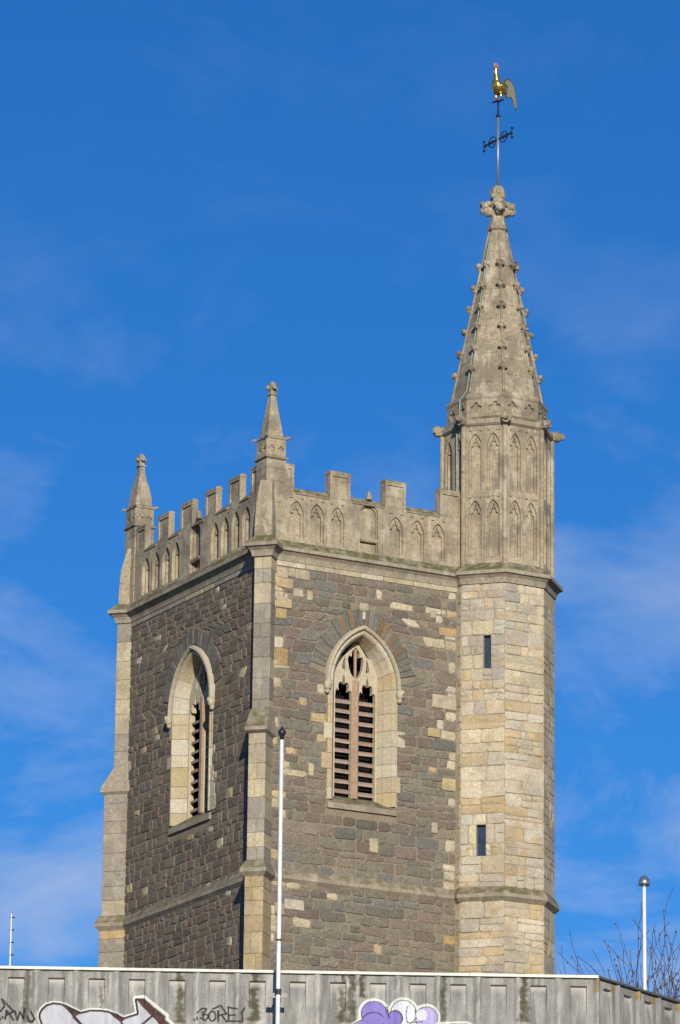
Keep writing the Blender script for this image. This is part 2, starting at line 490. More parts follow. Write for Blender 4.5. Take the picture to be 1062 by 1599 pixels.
# pale ashlar course under the cornice
random.seed(5)
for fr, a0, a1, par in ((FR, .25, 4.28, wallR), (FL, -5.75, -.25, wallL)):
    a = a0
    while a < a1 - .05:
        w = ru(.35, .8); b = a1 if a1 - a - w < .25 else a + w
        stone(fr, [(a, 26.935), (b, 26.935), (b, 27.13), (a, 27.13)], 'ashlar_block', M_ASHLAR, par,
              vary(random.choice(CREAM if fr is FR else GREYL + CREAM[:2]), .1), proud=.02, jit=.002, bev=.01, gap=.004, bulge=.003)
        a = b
# cream quoin patches beside the corner buttress at the top of the lit face
for (u0, u1, z0, z1) in ((.25,.50,26.70,26.92), (.50,.66,26.74,26.92), (.66,.98,26.72,26.92), (.25,.62,26.50,26.70), (.62,.84,26.36,26.52),
                         (.25,.60,26.10,26.30), (.25,.48,25.88,26.08), (.92,1.05,26.32,26.52), (.25,.52,24.95,25.30), (3.86,4.26,26.02,26.20),
                         (3.72,4.26,24.55,24.83), (.78,.95,24.22,24.38), (1.0,1.12,22.86,23.12), (3.62,3.9,23.96,24.14), (3.66,3.80,26.34,26.52),
                         (3.95,4.26,22.93,23.18), (3.72,3.86,22.05,22.27), (2.35,2.55,21.52,21.8), (.32,.52,20.10,20.32),(.52,.95,20.22,20.42),(2.08,2.28,26.28,26.44),(2.14,2.22,26.10,26.28)):
    stone(FR, [(u0, z0), (u1, z0), (u1, z1), (u0, z1)], 'pale_block', M_ASHLAR, wallR, vary(random.choice(CREAM*2+OCHRE), .1),
          proud=.034, jit=.005, bev=.012, gap=.004, bulge=.005)

# ------------------------------------------------------------------ belfry windows
def belfry_window(fr, ar, flip, label):
    random.seed(31 + flip)
    root = empty('belfry_window'); root.parent = tower; root['label'] = label
    D = -.31 if fr is FR else -.25; wb = -.185
    sec = [(.12, .022), (.085, .026), (.07, .046), (.035, .046), (.012, .022), (0.0, .0), (wb*.52, -.14), (wb*.56, -.165), (wb, D), (wb, D-.10), (.12, D-.10)]
    def head(t, o): return o*(1 - .72*max(0, t)) if o < 0 else o     # the splay dies away towards the apex
    def seg(side, t0, t1, name, col, outer=None, gap=.004, n=1):
        rings = []
        L = ar.r*1.2 if t0 >= 0 else 1.0
        for i in range(n+1):
            t = t0+gap/L + (t1-t0-2*gap/L)*i/n
            rings.append([fr.p(*ar.pt(side, t, (outer if (outer and k in (0, len(sec)-1)) else head(t, s[0]))), s[1]) for k, s in enumerate(sec)])
        mb = MB(); mb.loft(rings)
        return mb.build(name, M_JAMB, root, col)
    JC = [(.53,.47,.34), (.50,.42,.28), (.55,.50,.39), (.50,.40,.24), (.54,.48,.36)]
    for side in (-1, 1):
        z = -(ar.zs - SILL)
        while z < -.02:
            h = ru(.24, .40); z1 = 0 if -z - h < .2 else z + h
            seg(side, z, z1, 'jamb_stone', vary(random.choice(JC), .08), outer=(.12 if rnd() < .6 else ru(.20, .34)))
            z = z1
        for i in range(4): seg(side, i/4, (i+1)/4, 'arch_stone', vary(random.choice(JC), .06), n=4)
        # hood mould with carved stops
        hs_ = [(.10, .0), (.10, .075), (.125, .105), (.165, .095), (.18, .05), (.19, .0)]
        rings = []
        for i in range(11):
            t = -.06 if i == 0 else (i-1)/9
            rings.append([fr.p(*ar.pt(side, t, s[0]), s[1]) for s in hs_])
        mb = MB(); mb.loft(rings, True, True); mb.build('hood_mould', M_JAMB, root, vary((.47,.42,.32), .05))
        p = ar.pt(side, -.10, .155); mb = MB()
        c = fr.p(p[0], p[1], .07)
        mb.blob(c, (.080, .080, .105), 10, 7, .10); mb.blob(fr.p(p[0], p[1]-.10, .05), (.055, .055, .07), 8, 5, .1)
        mb.blob(fr.p(p[0]+.02, p[1]+.03, .14), (.035, .035, .05), 7, 5, .08)
        mb.build('label_stop', M_JAMB, root, vary((.50,.45,.33), .05), smooth=True)
        # relieving arch of thin stones set on edge
        n = 13
        for i in range(n):
            t0, t1 = .16 + .84*i/n, .16 + .84*(i+1)/n
            q = [ar.pt(side, t0, .20), ar.pt(side, t1, .20), ar.pt(side, t1, .56+ru(-.05, .03)), ar.pt(side, t0, .56+ru(-.05, .03))]
            if side > 0: q = [q[1], q[0], q[3], q[2]]
            c = random.choice(((.215,.20,.162), (.235,.215,.172), (.20,.19,.16), (.19,.175,.14))) if rnd() > .10 else (.23, .165, .095)
            # ordered so that first edge runs along a
            stone(fr, q, 'voussoir', M_BLOCK, root, vary(tuple(x*.95 for x in c), .14), proud=ru(.012, .035), jit=.005, bev=.010, gap=.0075, bulge=.006, chop=.012)
    # sill: sloping slab
    a0, a1 = ar.cx - ar.w - .11, ar.cx + ar.w + .11
    prof = [(.05, SILL-.17), (.05, SILL-.06), (.0, SILL-.02), (D-.02, SILL+.16), (D-.02, SILL-.17)]
    mb = MB(); mb.loft([[fr.p(a, z, d) for d, z in prof] for a in (a0, a1)])
    mb.build('sill', M_STRING, root)
    # tracery
    back = Arch(ar.cx, ar.zs, ar.w + wb, ar.r + wb)
    hw = back.w; mu = .078; zb = SILL + .12; cx = ar.cx
    def light(s):
        x0, x1 = mu, hw - .015; xm = (x0+x1)/2; k = (x1-x0)/2
        pr = [(1, zb), (1, 24.60), (.96, 24.70), (.80, 24.745), (.58, 24.71), (.66, 24.80), (.55, 24.88), (.30, 24.885), (.18, 24.86), (.14, 24.96), (0, 25.06)]
        P = [(xm + k*a, z) for a, z in pr] + [(xm - k*a, z) for a, z in pr[-2::-1]]
        P = [(cx + s*x, z) for x, z in P]
        return P if s > 0 else P[::-1]
    eye = [(0, 24.96), (.09, 25.05), (.15, 25.18), (.175, 25.36), (.15, 25.44), (.09, 25.42), (.085, 25.52), (0, 25.62)]
    eye = [(cx+x, z) for x, z in eye] + [(cx-x, z) for x, z in eye[-2:0:-1]]
    spl = [(.225, 25.12), (.30, 25.16), (.285, 25.30), (.235, 25.42)]
    holes = [light(1), light(-1), eye, [(cx+x, z) for x, z in spl], [(cx-x, z) for x, z in spl[::-1]]]
    nn = 12
    oR = [ar.pt(1, i/nn, head(i/nn, wb)+.02) for i in range(8)] + [(cx+.235, 25.44), (cx+.155, 25.56), (cx+.07, 25.66), (cx, 25.70)]
    oL = [(2*cx-x, z) for x, z in oR[-2::-1]]
    plate(fr, [ar.pt(1, SILL+.10-ar.zs, wb+.02)] + oR + oL + [ar.pt(-1, SILL+.10-ar.zs, wb+.02)], holes, D-.07, D+.03, 'tracery', M_JAMB, root, (.52, .45, .33))
    # moulded front of the mullion and the stay in the eye
    mb = MB(); mb.loft([[fr.p(cx+x, z, d) for x, d in ((-.076, D+.032), (-.045, D+.065), (.045, D+.065), (.076, D+.032))] for z in (SILL+.14, 24.95)])
    mb.build('mullion', M_MULLION, root)
    mb = MB(); mb.loft([[fr.p(cx+x, z, d) for x, d in ((-.024, D-.02), (-.024, D+.02), (.024, D+.02), (.024, D-.02))] for z in (24.92, 25.58)])
    mb.build('stay_bar', M_MULLION, root)
    # louvre boards, each on its own
    for s in (-1, 1):
        xa, xb = sorted((cx + s*(mu+.002), cx + s*(hw+.02)))
        for i in range(10):
            z = zb + .10 + i*.199 + ru(-.008, .008) + (.0 if s > 0 else .012)
            t0, t1 = ru(-.008, .008), ru(-.008, .008)
            rings = []
            for a, dz in ((xa, t0), (xb, t1)):
                rings.append([fr.p(a, z+dz, D-.02), fr.p(a, z+dz+.050, D-.017), fr.p(a, z+dz+.110, D-.125), fr.p(a, z+dz+.060, D-.13)])
            mb = MB(); mb.loft(rings); mb.build('louvre', M_LOUVRE, root, vary(random.choice(((.36,.28,.225), (.38,.295,.24), (.34,.285,.24), (.40,.29,.22))), .14))
    # added near-black sheet that stands in for the darkness of the bell chamber
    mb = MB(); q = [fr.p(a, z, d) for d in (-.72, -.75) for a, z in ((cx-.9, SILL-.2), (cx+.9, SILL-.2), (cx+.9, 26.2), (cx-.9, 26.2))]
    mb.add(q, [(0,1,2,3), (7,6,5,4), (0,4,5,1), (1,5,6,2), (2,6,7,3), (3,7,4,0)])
    mb.build('dark_sheet', M_DARK, root)
    return root
belfry_window(FR, AR, 0, 'pointed louvred window in the sunlit face')
belfry_window(FL, AL, 1, 'pointed louvred window in the shaded face')

# ------------------------------------------------------------------ diagonal buttresses
def diag(corner, out, lat, q, l): return (corner[0] + (out[0]*q + lat[0]*l)/S2, corner[1] + (out[1]*q + lat[1]*l)/S2)
NEAR = ((0, 0), (-1, -1), (1, -1)); FARB = ((0, W), (-1, 1), (-1, -1))
HB = .17
def buttress(spec, stages, seed, cols_low):
    random.seed(seed)
    corner, out, lat = spec
    root = empty('buttress'); root.parent = tower
    o2 = Vector((out[0], out[1], 0)).normalized(); l2 = Vector((lat[0], lat[1], 0)).normalized()
    for (z0, z1, q, h) in stages:
        pl = [diag(corner, out, lat, q-.012, h-.012), diag(corner, out, lat, q-.012, -h+.012), diag(corner, out, lat, -h-.02, -h+.012), diag(corner, out, lat, -h-.02, h-.012)]
        mb = MB(); mb.loft([[(x, y, z) for x, y in pl] for z in (z0, z1)]); mb.build('core', M_MORTAR, root)
        c3 = Vector((corner[0], corner[1], 0))
        sgn = 1 if o2.cross(l2).z > 0 else -1
        # faces: front, flank +, flank -
        tF = Vector((o2.y, -o2.x, 0)) * -1
        faces = []
        def fr_of(n, o):
            t = Vector((-n.y, n.x, 0))    # t x z = n
            return Frame(o, t, n)
        faces.append((fr_of(o2, c3 + o2*q), -h, h))
        for s in (1, -1):
            n = l2*s
            f = fr_of(n, c3 + n*h)
            e = (o2*q).dot(f.t); i = (o2*(-h)).dot(f.t)
            faces.append((f, min(e, i), max(e, i)))
        z = max(z0, ZB)
        while z < z1 - .02:
            hh = ru(.24, .42); zz = z1 if z1 - z - hh < .18 else z + hh
            for fi, (f, a0, a1) in enumerate(faces):
                base = random.choice(GREYL + CREAM[:2]) if z > 20.6 else random.choice(cols_low)
                if fi == 0 and rnd() < .55:
                    m_ = a0 + (a1-a0)*ru(.3, .7)
                    parts = [(a0, m_), (m_, a1)]
                else: parts = [(a0, a1)]
                for (p0, p1) in parts:
                    stone(f, [(p0, z), (p1, z), (p1, zz), (p0, zz)], 'ashlar_block', M_ASHLAR, root, vary(base, .08), proud=.0, back=.05, jit=.0015, bev=.007, gap=.003, bulge=.002, chop=.008)
            z = zz
    return root
NB = buttress(NEAR, [(0, 20.78, .37, .185), (20.98, 23.56, .32, HB), (23.56, 27.14, .13, HB)], 3, [(.52,.41,.24), (.51,.43,.28), (.50,.38,.20), (.53,.44,.29)])
LB = buttress(FARB, [(0, 20.78, .37, .185), (20.98, 23.56, .34, HB), (23.56, 27.14, .15, HB)], 4, GREYL + CREAM[:2] + OCHRE[:1])
for spec, root in ((NEAR, NB), (FARB, LB)):      # weathered set-offs
    co, ou, la = spec
    def rg(q, h, z): return [(*diag(co, ou, la, a, b), z) for a, b in ((q, h), (q, -h), (-h, -h), (-h, h))]
    mb = MB(); mb.loft([rg(.32, HB+.005, 23.50), rg(.41, HB+.05, 23.55), rg(.41, HB+.05, 23.62), rg(.16, HB+.012, 24.02), rg(.12, HB+.004, 24.06)])
    mb.build('set_off', M_STRING, root)

# ------------------------------------------------------------------ mouldings that run round the tower
def plan(q, h):
    a = [(4.45, 0), (h*S2, 0), diag(*NEAR, q, h), diag(*NEAR, q, -h), (0, h*S2), (0, W-h*S2), diag(*FARB, q, h), diag(*FARB, q, -h), (h*S2, W), (W, W)]
    return a
def offs(path, d):
    out = []
    for i, p in enumerate(path):
        p = Vector(p)
        ns = []
        for a, b in (((i-1, i)), ((i, i+1))):
            if 0 <= a and b < len(path):
                e = (Vector(path[b]) - Vector(path[a])).normalized(); ns.append(Vector((e.y*-1, e.x))*1)
        n = sum(ns, Vector((0, 0)))
        if len(ns) == 2:
            n = n / max(.3, (1 + ns[0].dot(ns[1])))
        out.append(p + n*d)
    return out
def orient(path):
    t = offs(path, .1)      # outward must leave the tower: first segment outward is -y
    return 1 if t[0].y < 0 else -1
def moulding(name, q, h, prof, mat):
    path = plan(q, h); s = orient(path)
    # one piece for each straight run, cut at the mitres
    rings = [[(*pp, z) for pp, z in [(offs(path, s*d)[i], z) for d, z in prof]] for i in range(len(path))]
    for i in range(len(path)-1):
        if (Vector(path[i+1])-Vector(path[i])).length > 2:
            n = 5
            for k in range(n):
                A = [Vector(a).lerp(Vector(b), (k+.0015)/n) for a, b in zip(rings[i], rings[i+1])]
                B = [Vector(a).lerp(Vector(b), (k+.9985)/n) for a, b in zip(rings[i], rings[i+1])]
                mb = MB(); mb.loft([A, B]); mb.build(name, mat, tower)
        else:
            mb = MB(); mb.loft([rings[i], rings[i+1]]); mb.build(name, mat, tower)
moulding('string_course', .37, .185, [(-.05, 20.70), (.005, 20.72), (.035, 20.755), (.075, 20.80), (.075, 20.87), (.0, 21.02), (-.05, 21.05)], M_STRING)
moulding('cornice', .14, HB, [(-.05, 27.02), (.035, 27.04), (.04, 27.075), (.045, 27.10), (.065, 27.155), (.115, 27.205), (.165, 27.222), (.165, 27.29), (.15, 27.305), (.0, 27.46), (-.05, 27.46)], M_STRING)

# ------------------------------------------------------------------ parapet
def pointed(cx, w, z0, zs, zt, n=5):
    """pointed-arch outline, w = half width"""
    r = ((zt-zs)**2 + w*w)/(2*w); c = r - w
    th = math.acos(c/r)
    R = [(cx - c + r*math.cos(th*i/n), zs + r*math.sin(th*i/n)) for i in range(n+1)]
    L = [(2*cx - x, z) for x, z in R[-2::-1]]
    return [(cx-w, z0), (cx+w, z0)] + R + L
def cusped(cx, w, z0, zs, zt):
    h = zt - zs
    pr = [(1, z0), (1, zs-.02), (.93, zs+.02*1), (.62, zs+.03), (.45, zs+.0*h+.045), (.50, zs+.30*h), (.34, zs+.52*h), (.16, zs+.50*h), (.14, zs+.72*h), (0, zt)]
    return [(cx + w*a, z) for a, z in pr] + [(cx - w*a, z) for a, z in pr[-2::-1]]
def panelled(fr, a0, a1, z0, z1, panels, niche, d0, name, parent, mat, dep=.042):
    """three layers: moulded front with pointed openings, cusped layer behind, and the wall"""
    o1, o2 = [], []
    for cx, w, pz0, pzs, pzt in panels:
        o1.append(pointed(cx, w, pz0, pzs, pzt)); o2.append(cusped(cx, w*.74, pz0+.03, pzs, pzt-.05))
        e = .05
        for s in (-1, 1):
            q = [(cx+s*w*.35, pzt+.055), (cx+s*w*.98, pzt+.055), (cx+s*w*.98, pzt+.03)]
            if pzt + .075 < z1: o1.append(q if s > 0 else q[::-1])
    if niche:
        cx, w, nz0, nzs, nzt = niche
        L = [(cx-w, nz0), (cx+w, nz0)] + [(cx + w*math.cos(math.pi*i/10), nzs + (nzt-nzs)*math.sin(math.pi*i/10)) for i in range(11)]
        o1.append(L); o2.append([(cx + (x-cx)*.9, nz0+.02 + (z-nz0)*.94) for x, z in L])
    out = [(a0, z0), (a1, z0), (a1, z1), (a0, z1)]
    b = plate(fr, out, [], d0-.30, d0-2*dep-.001, name, mat, parent)
    # the front is cut into blocks: a joint between every two panels, and between tiers
    tiers = sorted(set(p[2] for p in panels)); zc_s = [z0] + [t - .11 for t in tiers[1:]] + [z1]
    for ti, tz in enumerate(tiers):
        cs_ = sorted(p[0] for p in panels if p[2] == tz)
        if niche: cs_ = sorted(cs_ + [niche[0]])
        cuts = [a0] + [(p+q)/2 + ru(-.015, .015) for p, q in zip(cs_[:-1], cs_[1:])] + [a1]
        for k in range(len(cuts)-1):
            lo, hi, g = cuts[k], cuts[k+1], .0022
            if k: lo += g
            if k < len(cuts)-2: hi -= g
            zl, zh = zc_s[ti] + (g if ti else 0), zc_s[ti+1] - (g if ti < len(tiers)-1 else 0)
            sel = lambda L: [h for h in L if lo < sum(p[0] for p in h)/len(h) < hi and zl < sum(p[1] for p in h)/len(h) < zh]
            box = [(lo, zl), (hi, zl), (hi, zh), (lo, zh)]
            plate(fr, box, sel(o1), d0-dep, d0 + ru(-.002, .002), 'panel_front', M_LIMEB, b, vary((.44, .37, .255), .11))
    plate(fr, out, o2, d0-2*dep-.0005, d0-dep-.0005, 'panel_cusping', mat, b)
    return b
PZ = (27.53, 28.03, 28.30)
pr = [(c, .155, *PZ) for c in (.69, 1.14, 1.59, 2.90, 3.38, 3.85)]
parR = panelled(FR, .44, 4.40, 27.40, 28.47, pr, (2.30, .20, 27.50, 28.28, 28.46), -.02, 'parapet', tower, M_LIME)
pl_ = [(-c, .165, *PZ) for c in (.85, 1.30, 1.75, 2.18, 3.87, 4.31, 4.76, 5.21)]
parL = panelled(FL, -5.72, -.44, 27.40, 28.47, pl_, (-3.03, .22, 27.50, 28.28, 28.46), -.02, 'parapet', tower, M_LIME, .062)
# ledge in each niche
for fr, cx in ((FR, 2.30), (FL, -3.03)):
    mb = MB(); mb.loft([[fr.p(cx+x, z, d) for d, z in ((-.11, 27.70), (-.03, 27.70), (-.012, 27.74), (-.012, 27.77), (-.11, 27.80))] for x in (-.19, .19)])
    mb.build('niche_ledge', M_LIME, parR if fr is FR else parL)
def copings(fr, spans, par):
    for a0, a1 in spans:
        pf = [(-.33, 28.472), (-.021, 28.472), (-.021, 28.44), (.0, 28.43), (.005, 28.45), (-.14, 28.585), (-.25, 28.595), (-.33, 28.55)]
        mb = MB(); mb.loft([[fr.p(a, z, d) for d, z in pf] for a in (a0, a1)]); mb.build('coping', M_STRING, par)
def merlon(fr, a0, a1, t, par, z0=28.478, z1=29.04):
    d = -.03
    bb = plate(fr, [(a0, z0), (a1, z0), (a1, z1-.06), (a0, z1-.06)], [], d-t, d-.026, 'merlon', M_LIME, par)
    fw_ = .055
    plate(fr, [(a0-.001, z0), (a1+.001, z0), (a1+.001, z1-.059), (a0-.001, z1-.059)], [[(a0+fw_, z0+.05), (a1-fw_, z0+.05), (a1-fw_, z1-.11), (a0+fw_, z1-.11)]], d-.0255, d, 'merlon_frame', M_LIME, bb)
    e = .007
    pf = [(d-t-e, z1-.058), (d+e, z1-.058), (d+e, z1-.03), (d-.02, z1), (d-t+.02, z1), (d-t-e, z1-.03)]
    mb = MB(); mb.loft([[fr.p(a, z, q) for q, z in pf] for a in (a0-e, a1+e)]); mb.build('merlon_cap', M_LIME, bb)
RM = [(.442, .63), (1.43, 1.88), (2.66, 3.12), (3.90, 4.38)]
for a0, a1 in RM: merlon(FR, a0, a1, .20, parR)
copings(FR, [(.655, 1.405), (1.905, 2.635), (3.145, 3.875)], parR)
LM = [(-.70, -.442), (-1.63, -1.15), (-2.64, -2.17), (-3.71, -3.21), (-4.73, -4.24), (-5.70, -5.30)]
for a0, a1 in LM: merlon(FL, a0, a1, .13, parL)
copings(FL, [(LM[i+1][1]+.025, LM[i][0]-.025) for i in range(5)], parL)
# little finial stub over the niche
for fr, cx, par in ((FR, 2.33, parR), (FL, -3.03, parL)):
    mb = MB(); mb.tube([fr.p(cx, 28.58, -.10), fr.p(cx, 28.66, -.10), fr.p(cx, 28.74, -.10)], [.07, .05, .03], 6); mb.build('niche_finial', M_LIME, par)

# ------------------------------------------------------------------ corner pinnacles
def square_ring(cx, cy, h, z): return [(cx-h, cy-h, z), (cx+h, cy-h, z), (cx+h, cy+h, z), (cx-h, cy+h, z)]
def pinnacle(cx, cy, bulgy, spec):
    root = empty('pinnacle'); root.parent = tower
    h = .215
    zz_ = [27.44, 27.82, 28.20, 28.62, 28.88, 29.06]
    for z_a, z_b in zip(zz_[:-1], zz_[1:]):
        mb = MB(); mb.loft([square_ring(cx, cy, a, z) for a, z in ((h-.006, z_a+.001), (h, z_a+.007), (h, z_b-.007), (h-.006, z_b-.001))]); mb.build('shaft_block', M_LIMEB, root, vary((.43, .36, .25), .12))
    # diagonal offset dying into the shaft
    co, ou, la = spec
    def rg(q, hh, z): return [(*diag(co, ou, la, a, b), z) for a, b in ((q, hh), (q, -hh), (-.1, -hh), (-.1, hh))]
    mb = MB(); mb.loft([rg(.13, .185, 27.40), rg(.12, .175, 27.80), rg(.10, .155, 28.15), rg(-.02, .12, 28.62)]); mb.build('offset', M_LIME, root)
    mb = MB(); mb.loft([square_ring(cx, cy, a, z) for a, z in ((h, 29.065), (h+.035, 29.09), (h+.035, 29.115), (h+.005, 29.14))]); mb.build('band', M_STRING, root)
    # quatrefoil frieze: pierced plates on the four sides
    mb = MB(); mb.loft([square_ring(cx, cy, h-.03, 29.13), square_ring(cx, cy, h-.03, 29.48)]); mb.build('frieze_core', M_SPIRE, root)
    for n in ((0, -1), (-1, 0), (1, 0), (0, 1)):
        nv = Vector((n[0], n[1], 0)); f = Frame(Vector((cx, cy, 0)) + nv*(h-.012), Vector((-nv.y, nv.x, 0)), nv)
        hs2 = []
        for k in (-1, 1):
            c = k*.10
            hs2.append([(c + (.042+.030*abs(math.cos(2*a)))*math.cos(a), 29.27 + (.042+.030*abs(math.cos(2*a)))*math.sin(a)) for a in [2*math.pi*i/24 for i in range(24)]])
        plate(f, [(-.203, 29.142), (.203, 29.142), (.203, 29.47), (-.203, 29.47)], hs2, -.017, .010, 'quatrefoil_frieze', M_LIME, root)
    mb = MB(); mb.loft([square_ring(cx, cy, a, z) for a, z in ((h-.01, 29.472), (h+.012, 29.49), (h+.005, 29.52), (.175, 29.55))]); mb.build('band', M_LIME, root)
    prof = [(.17, 29.55), (.135, 29.80), (.085, 30.15), (.055, 30.40)] if not bulgy else [(.185, 29.55), (.16, 29.80), (.125, 29.98), (.075, 30.18), (.055, 30.40)]
    mb = MB(); mb.loft([square_ring(cx, cy, a, z) for a, z in prof]); mb.build('spirelet', M_LIME, root)
    for sx in (-1, 1):
        for sy in (-1, 1):
            mb = MB(); mb.tube([(cx+sx*.20, cy+sy*.20, 29.50), (cx+sx*.26, cy+sy*.26, 29.52), (cx+sx*.28, cy+sy*.28, 29.50)], [.035, .025, .015], 6); mb.build('corner_stub', M_SPIRE, root)
    mb = MB(); mb.loft([square_ring(cx, cy, a, z) for a, z in ((.055, 30.40), (.085, 30.41), (.085, 30.43), (.05, 30.45), (.045, 30.56), (.06, 30.62), (.03, 30.69))])
    for n in ((1, 0), (-1, 0), (0, 1), (0, -1)): mb.blob((cx+n[0]*.085, cy+n[1]*.085, 30.555), (.05, .05, .045), 7, 5, .12)
    mb.build('finial', M_SPIRE, root)
pinnacle(.215, .215, False, NEAR)
pinnacle(.215, 5.935, True, FARB)

# ------------------------------------------------------------------ stair turret
def octo(ap, z, rot=0.0): 
    R = ap/math.cos(math.pi/8)
    return [(UC + R*math.cos(math.pi/8 + k*math.pi/4), VC + R*math.sin(math.pi/8 + k*math.pi/4), z) for k in range(8)]
turret = empty('stair_turret'); turret.parent = tower
apL, apU = SL*K8, SU*K8
def oface(k, ap):
    th = k*math.pi/4; n = Vector((math.cos(th), math.sin(th), 0))
    return Frame(Vector((UC, VC, 0)) + n*ap, Vector((-n.y, n.x, 0)), n)
# faces seen: k=4 (towards the shaded side), 5 (diagonal), 6 (parallel to the lit face), 7
mb = MB(); mb.loft([octo(apL-.16, 0), octo(apL-.16, 27.1)]); mb.build('core', M_DARK, turret)
SLITS = {5: [(.008, .160, 25.35, 26.02), (-.120, .068, 21.62, 22.24)]}
random.seed(77)
for k in range(8):
    f = oface(k, apL); hw = SL/2
    sl_ = SLITS.get(k, [])
    holes = [[(a, z0), (b, z0), (b, z1), (a, z1)] for a, b, z0, z1 in sl_]
    core = plate(f, [(-hw+.004, 0), (hw-.004, 0), (hw-.004, 27.1), (-hw+.004, 27.1)], holes, -.15, -.006, 'turret_wall', M_TMORTAR, turret)
    for a, b, z0, z1 in sl_:
        plate(f, [(a-.02, z0-.02), (b+.02, z0-.02), (b+.02, z1+.02), (a-.02, z1+.02)], [], -.14, -.10, 'slit_window', M_GLASS, turret)
    if k not in (3, 4, 5, 6, 7): continue
    force = sorted([z for s in sl_ for z in s[2:]] + [20.74, 21.0, 27.08])
    z = ZB
    while z < 27.07:
        if k in (5, 6) or True:
            h = ru(.13, .33)
        zz = z + h
        for fz in force:
            if z + .005 < fz < zz + .14: zz = fz; break
        if not (z > 20.73 and zz < 21.01):
            blk = [(a, b) for a, b, z0, z1 in sl_ if z0 < (z+zz)/2 < z1]
            spans = [(-hw, hw)] if not blk else [(-hw, blk[0][0]), (blk[0][1], hw)]
            for s0, s1 in spans:
                L = s1 - s0
                n = 1 if L < .3 else random.choice((1, 2, 2, 3, 3, 4) if (zz-z) < .25 else (1, 2, 2, 3))
                cuts = [s0] + sorted(s0 + L*(i + ru(-.34, .34))/n for i in range(1, n)) + [s1]
                for i in range(n):
                    pal = LTURR if z < 25.2 else CREAM[:3] + CREAM[4:] + [(.42,.37,.29), (.40,.36,.30), (.38,.33,.26), (.46,.42,.34)]
                    c = vary(random.choice(pal), .10)
                    lev = [z, zz] if (zz - z < .22 or rnd() > .45) else [z, z + (zz-z)*ru(.35, .65), zz]
                    for y0, y1 in zip(lev[:-1], lev[1:]):
                        stone(f, [(cuts[i], y0), (cuts[i+1], y0), (cuts[i+1], y1), (cuts[i], y1)], 'ashlar_block', M_TURRET, core, vary(tuple(x*1.09 for x in c), .07),
                              proud=ru(.0, .018 if k in (5, 6) else .007), back=.03, jit=.011, bev=.014 if k in (5, 6) else .008, gap=.004, bulge=.014 if k in (5, 6) else .004, chop=.032 if k in (5, 6) else .016)
        z = zz
def oct_band(name, prof, mat, parent=None):
    for k in range(8):
        A, B = [], []
        for ap, z in prof:
            r = octo(ap, z); A.append(r[k]); B.append(r[(k+1) % 8])
        mb = MB(); mb.loft([A, B]); mb.build(name, mat, parent or turret)
oct_band('string_course', [(apL-.1, 20.70), (apL+.01, 20.72), (apL+.09, 20.80), (apL+.09, 20.87), (apL+.0, 21.02), (apL-.1, 21.05)], M_STRING)
oct_band('cornice', [(apL-.1, 27.05), (apL+.035, 27.07), (apL+.04, 27.10), (apL+.045, 27.125), (apL+.06, 27.175), (apL+.11, 27.225), (apL+.155, 27.24), (apL+.155, 27.31), (apU+.02, 27.50), (apL-.2, 27.52)], M_STRING)
mb = MB(); mb.loft([octo(apU-.20, 27.3), octo(apU-.20, 30.5)]); mb.build('core', M_SPIRE, turret)
for k in range(8):
    f = oface(k, apU); hw = SU/2
    w = .132
    pn = [(s*.185, w, 27.62, 28.52, 28.80) for s in (-1, 1)] + [(s*.185, w, 28.98, 29.90, 30.18) for s in (-1, 1)]
    b = panelled(f, -hw+.036, hw-.036, 27.40, 30.36, pn, None, 0.0, 'panelled_face', turret, M_LIME)
    # corner shaft
    r0 = octo(apU+.004, 0)[(k+0) % 8]
    mb = MB(); mb.tube([(r0[0], r0[1], 27.42), (r0[0], r0[1], 30.34)], .052, 8); mb.build('corner_shaft', M_LIME, turret, smooth=False)
oct_band('string_course', [(apU-.1, 30.32), (apU+.02, 30.335), (apU+.055, 30.37), (apU+.055, 30.46), (apU+.0, 30.53), (apU-.1, 30.54)], M_STRING)
# carved heads at the corners of the band
random.seed(9)
for k in range(8):
    th = math.pi/8 + k*math.pi/4; R = apU/math.cos(math.pi/8); e = Vector((math.cos(th), math.sin(th), 0)); o = Vector((UC, VC, 0))
    mb = MB(); mb.tube([o+e*(R-.06)+Vector((0,0,30.45)), o+e*(R+.08)+Vector((0,0,30.42)), o+e*(R+.16)+Vector((0,0,30.42))], [.11, .10, .09], 8)
    
    for q in range(5): mb.blob(o+e*(R+.12+ru(-.04,.06))+Vector((ru(-.05,.05),ru(-.05,.05),30.43+ru(-.06,.06))), (ru(.05,.08), ru(.05,.08), ru(.05,.09)), 8, 6, .2)
    mb.build('carved_head', M_LIME, turret)

# ------------------------------------------------------------------ spire
spire = empty('spire'); spire.parent = tower
apB = .935
mb = MB(); mb.loft([octo(apB-.045, 30.4), octo(apB-.045, 30.93)]); mb.build('core', M_SPIRE, spire)
for k in range(8):                        # quatrefoil band
    f = oface(k, apB); hw = apB*math.tan(math.pi/8)
    hs2 = []
    for s in (-1, 1):
        c = s*hw*.5
        hs2.append([(c + (.062+.052*abs(math.cos(2*a)))*math.cos(a), 30.74 + (.062+.052*abs(math.cos(2*a)))*math.sin(a)) for a in [2*math.pi*i/28 for i in range(28)]])
    plate(f, [(-hw+.003, 30.53), (hw-.003, 30.53), (hw-.003, 30.92), (-hw+.003, 30.92)], hs2, -.040, .0, 'quatrefoil_frieze', M_SPIRE, spire)
oct_band('frieze_band', [(apB-.1, 30.92), (apB+.005, 30.925), (apB+.02, 30.97), (apB-.02, 31.05), (apB-.1, 31.06)], M_SPIRE, spire)
ZS0, ZS1, AP0, AP1 = 31.06, 34.78, .845, .150
def sap(z): return AP0 + (AP1-AP0)*(z-ZS0)/(ZS1-ZS0)
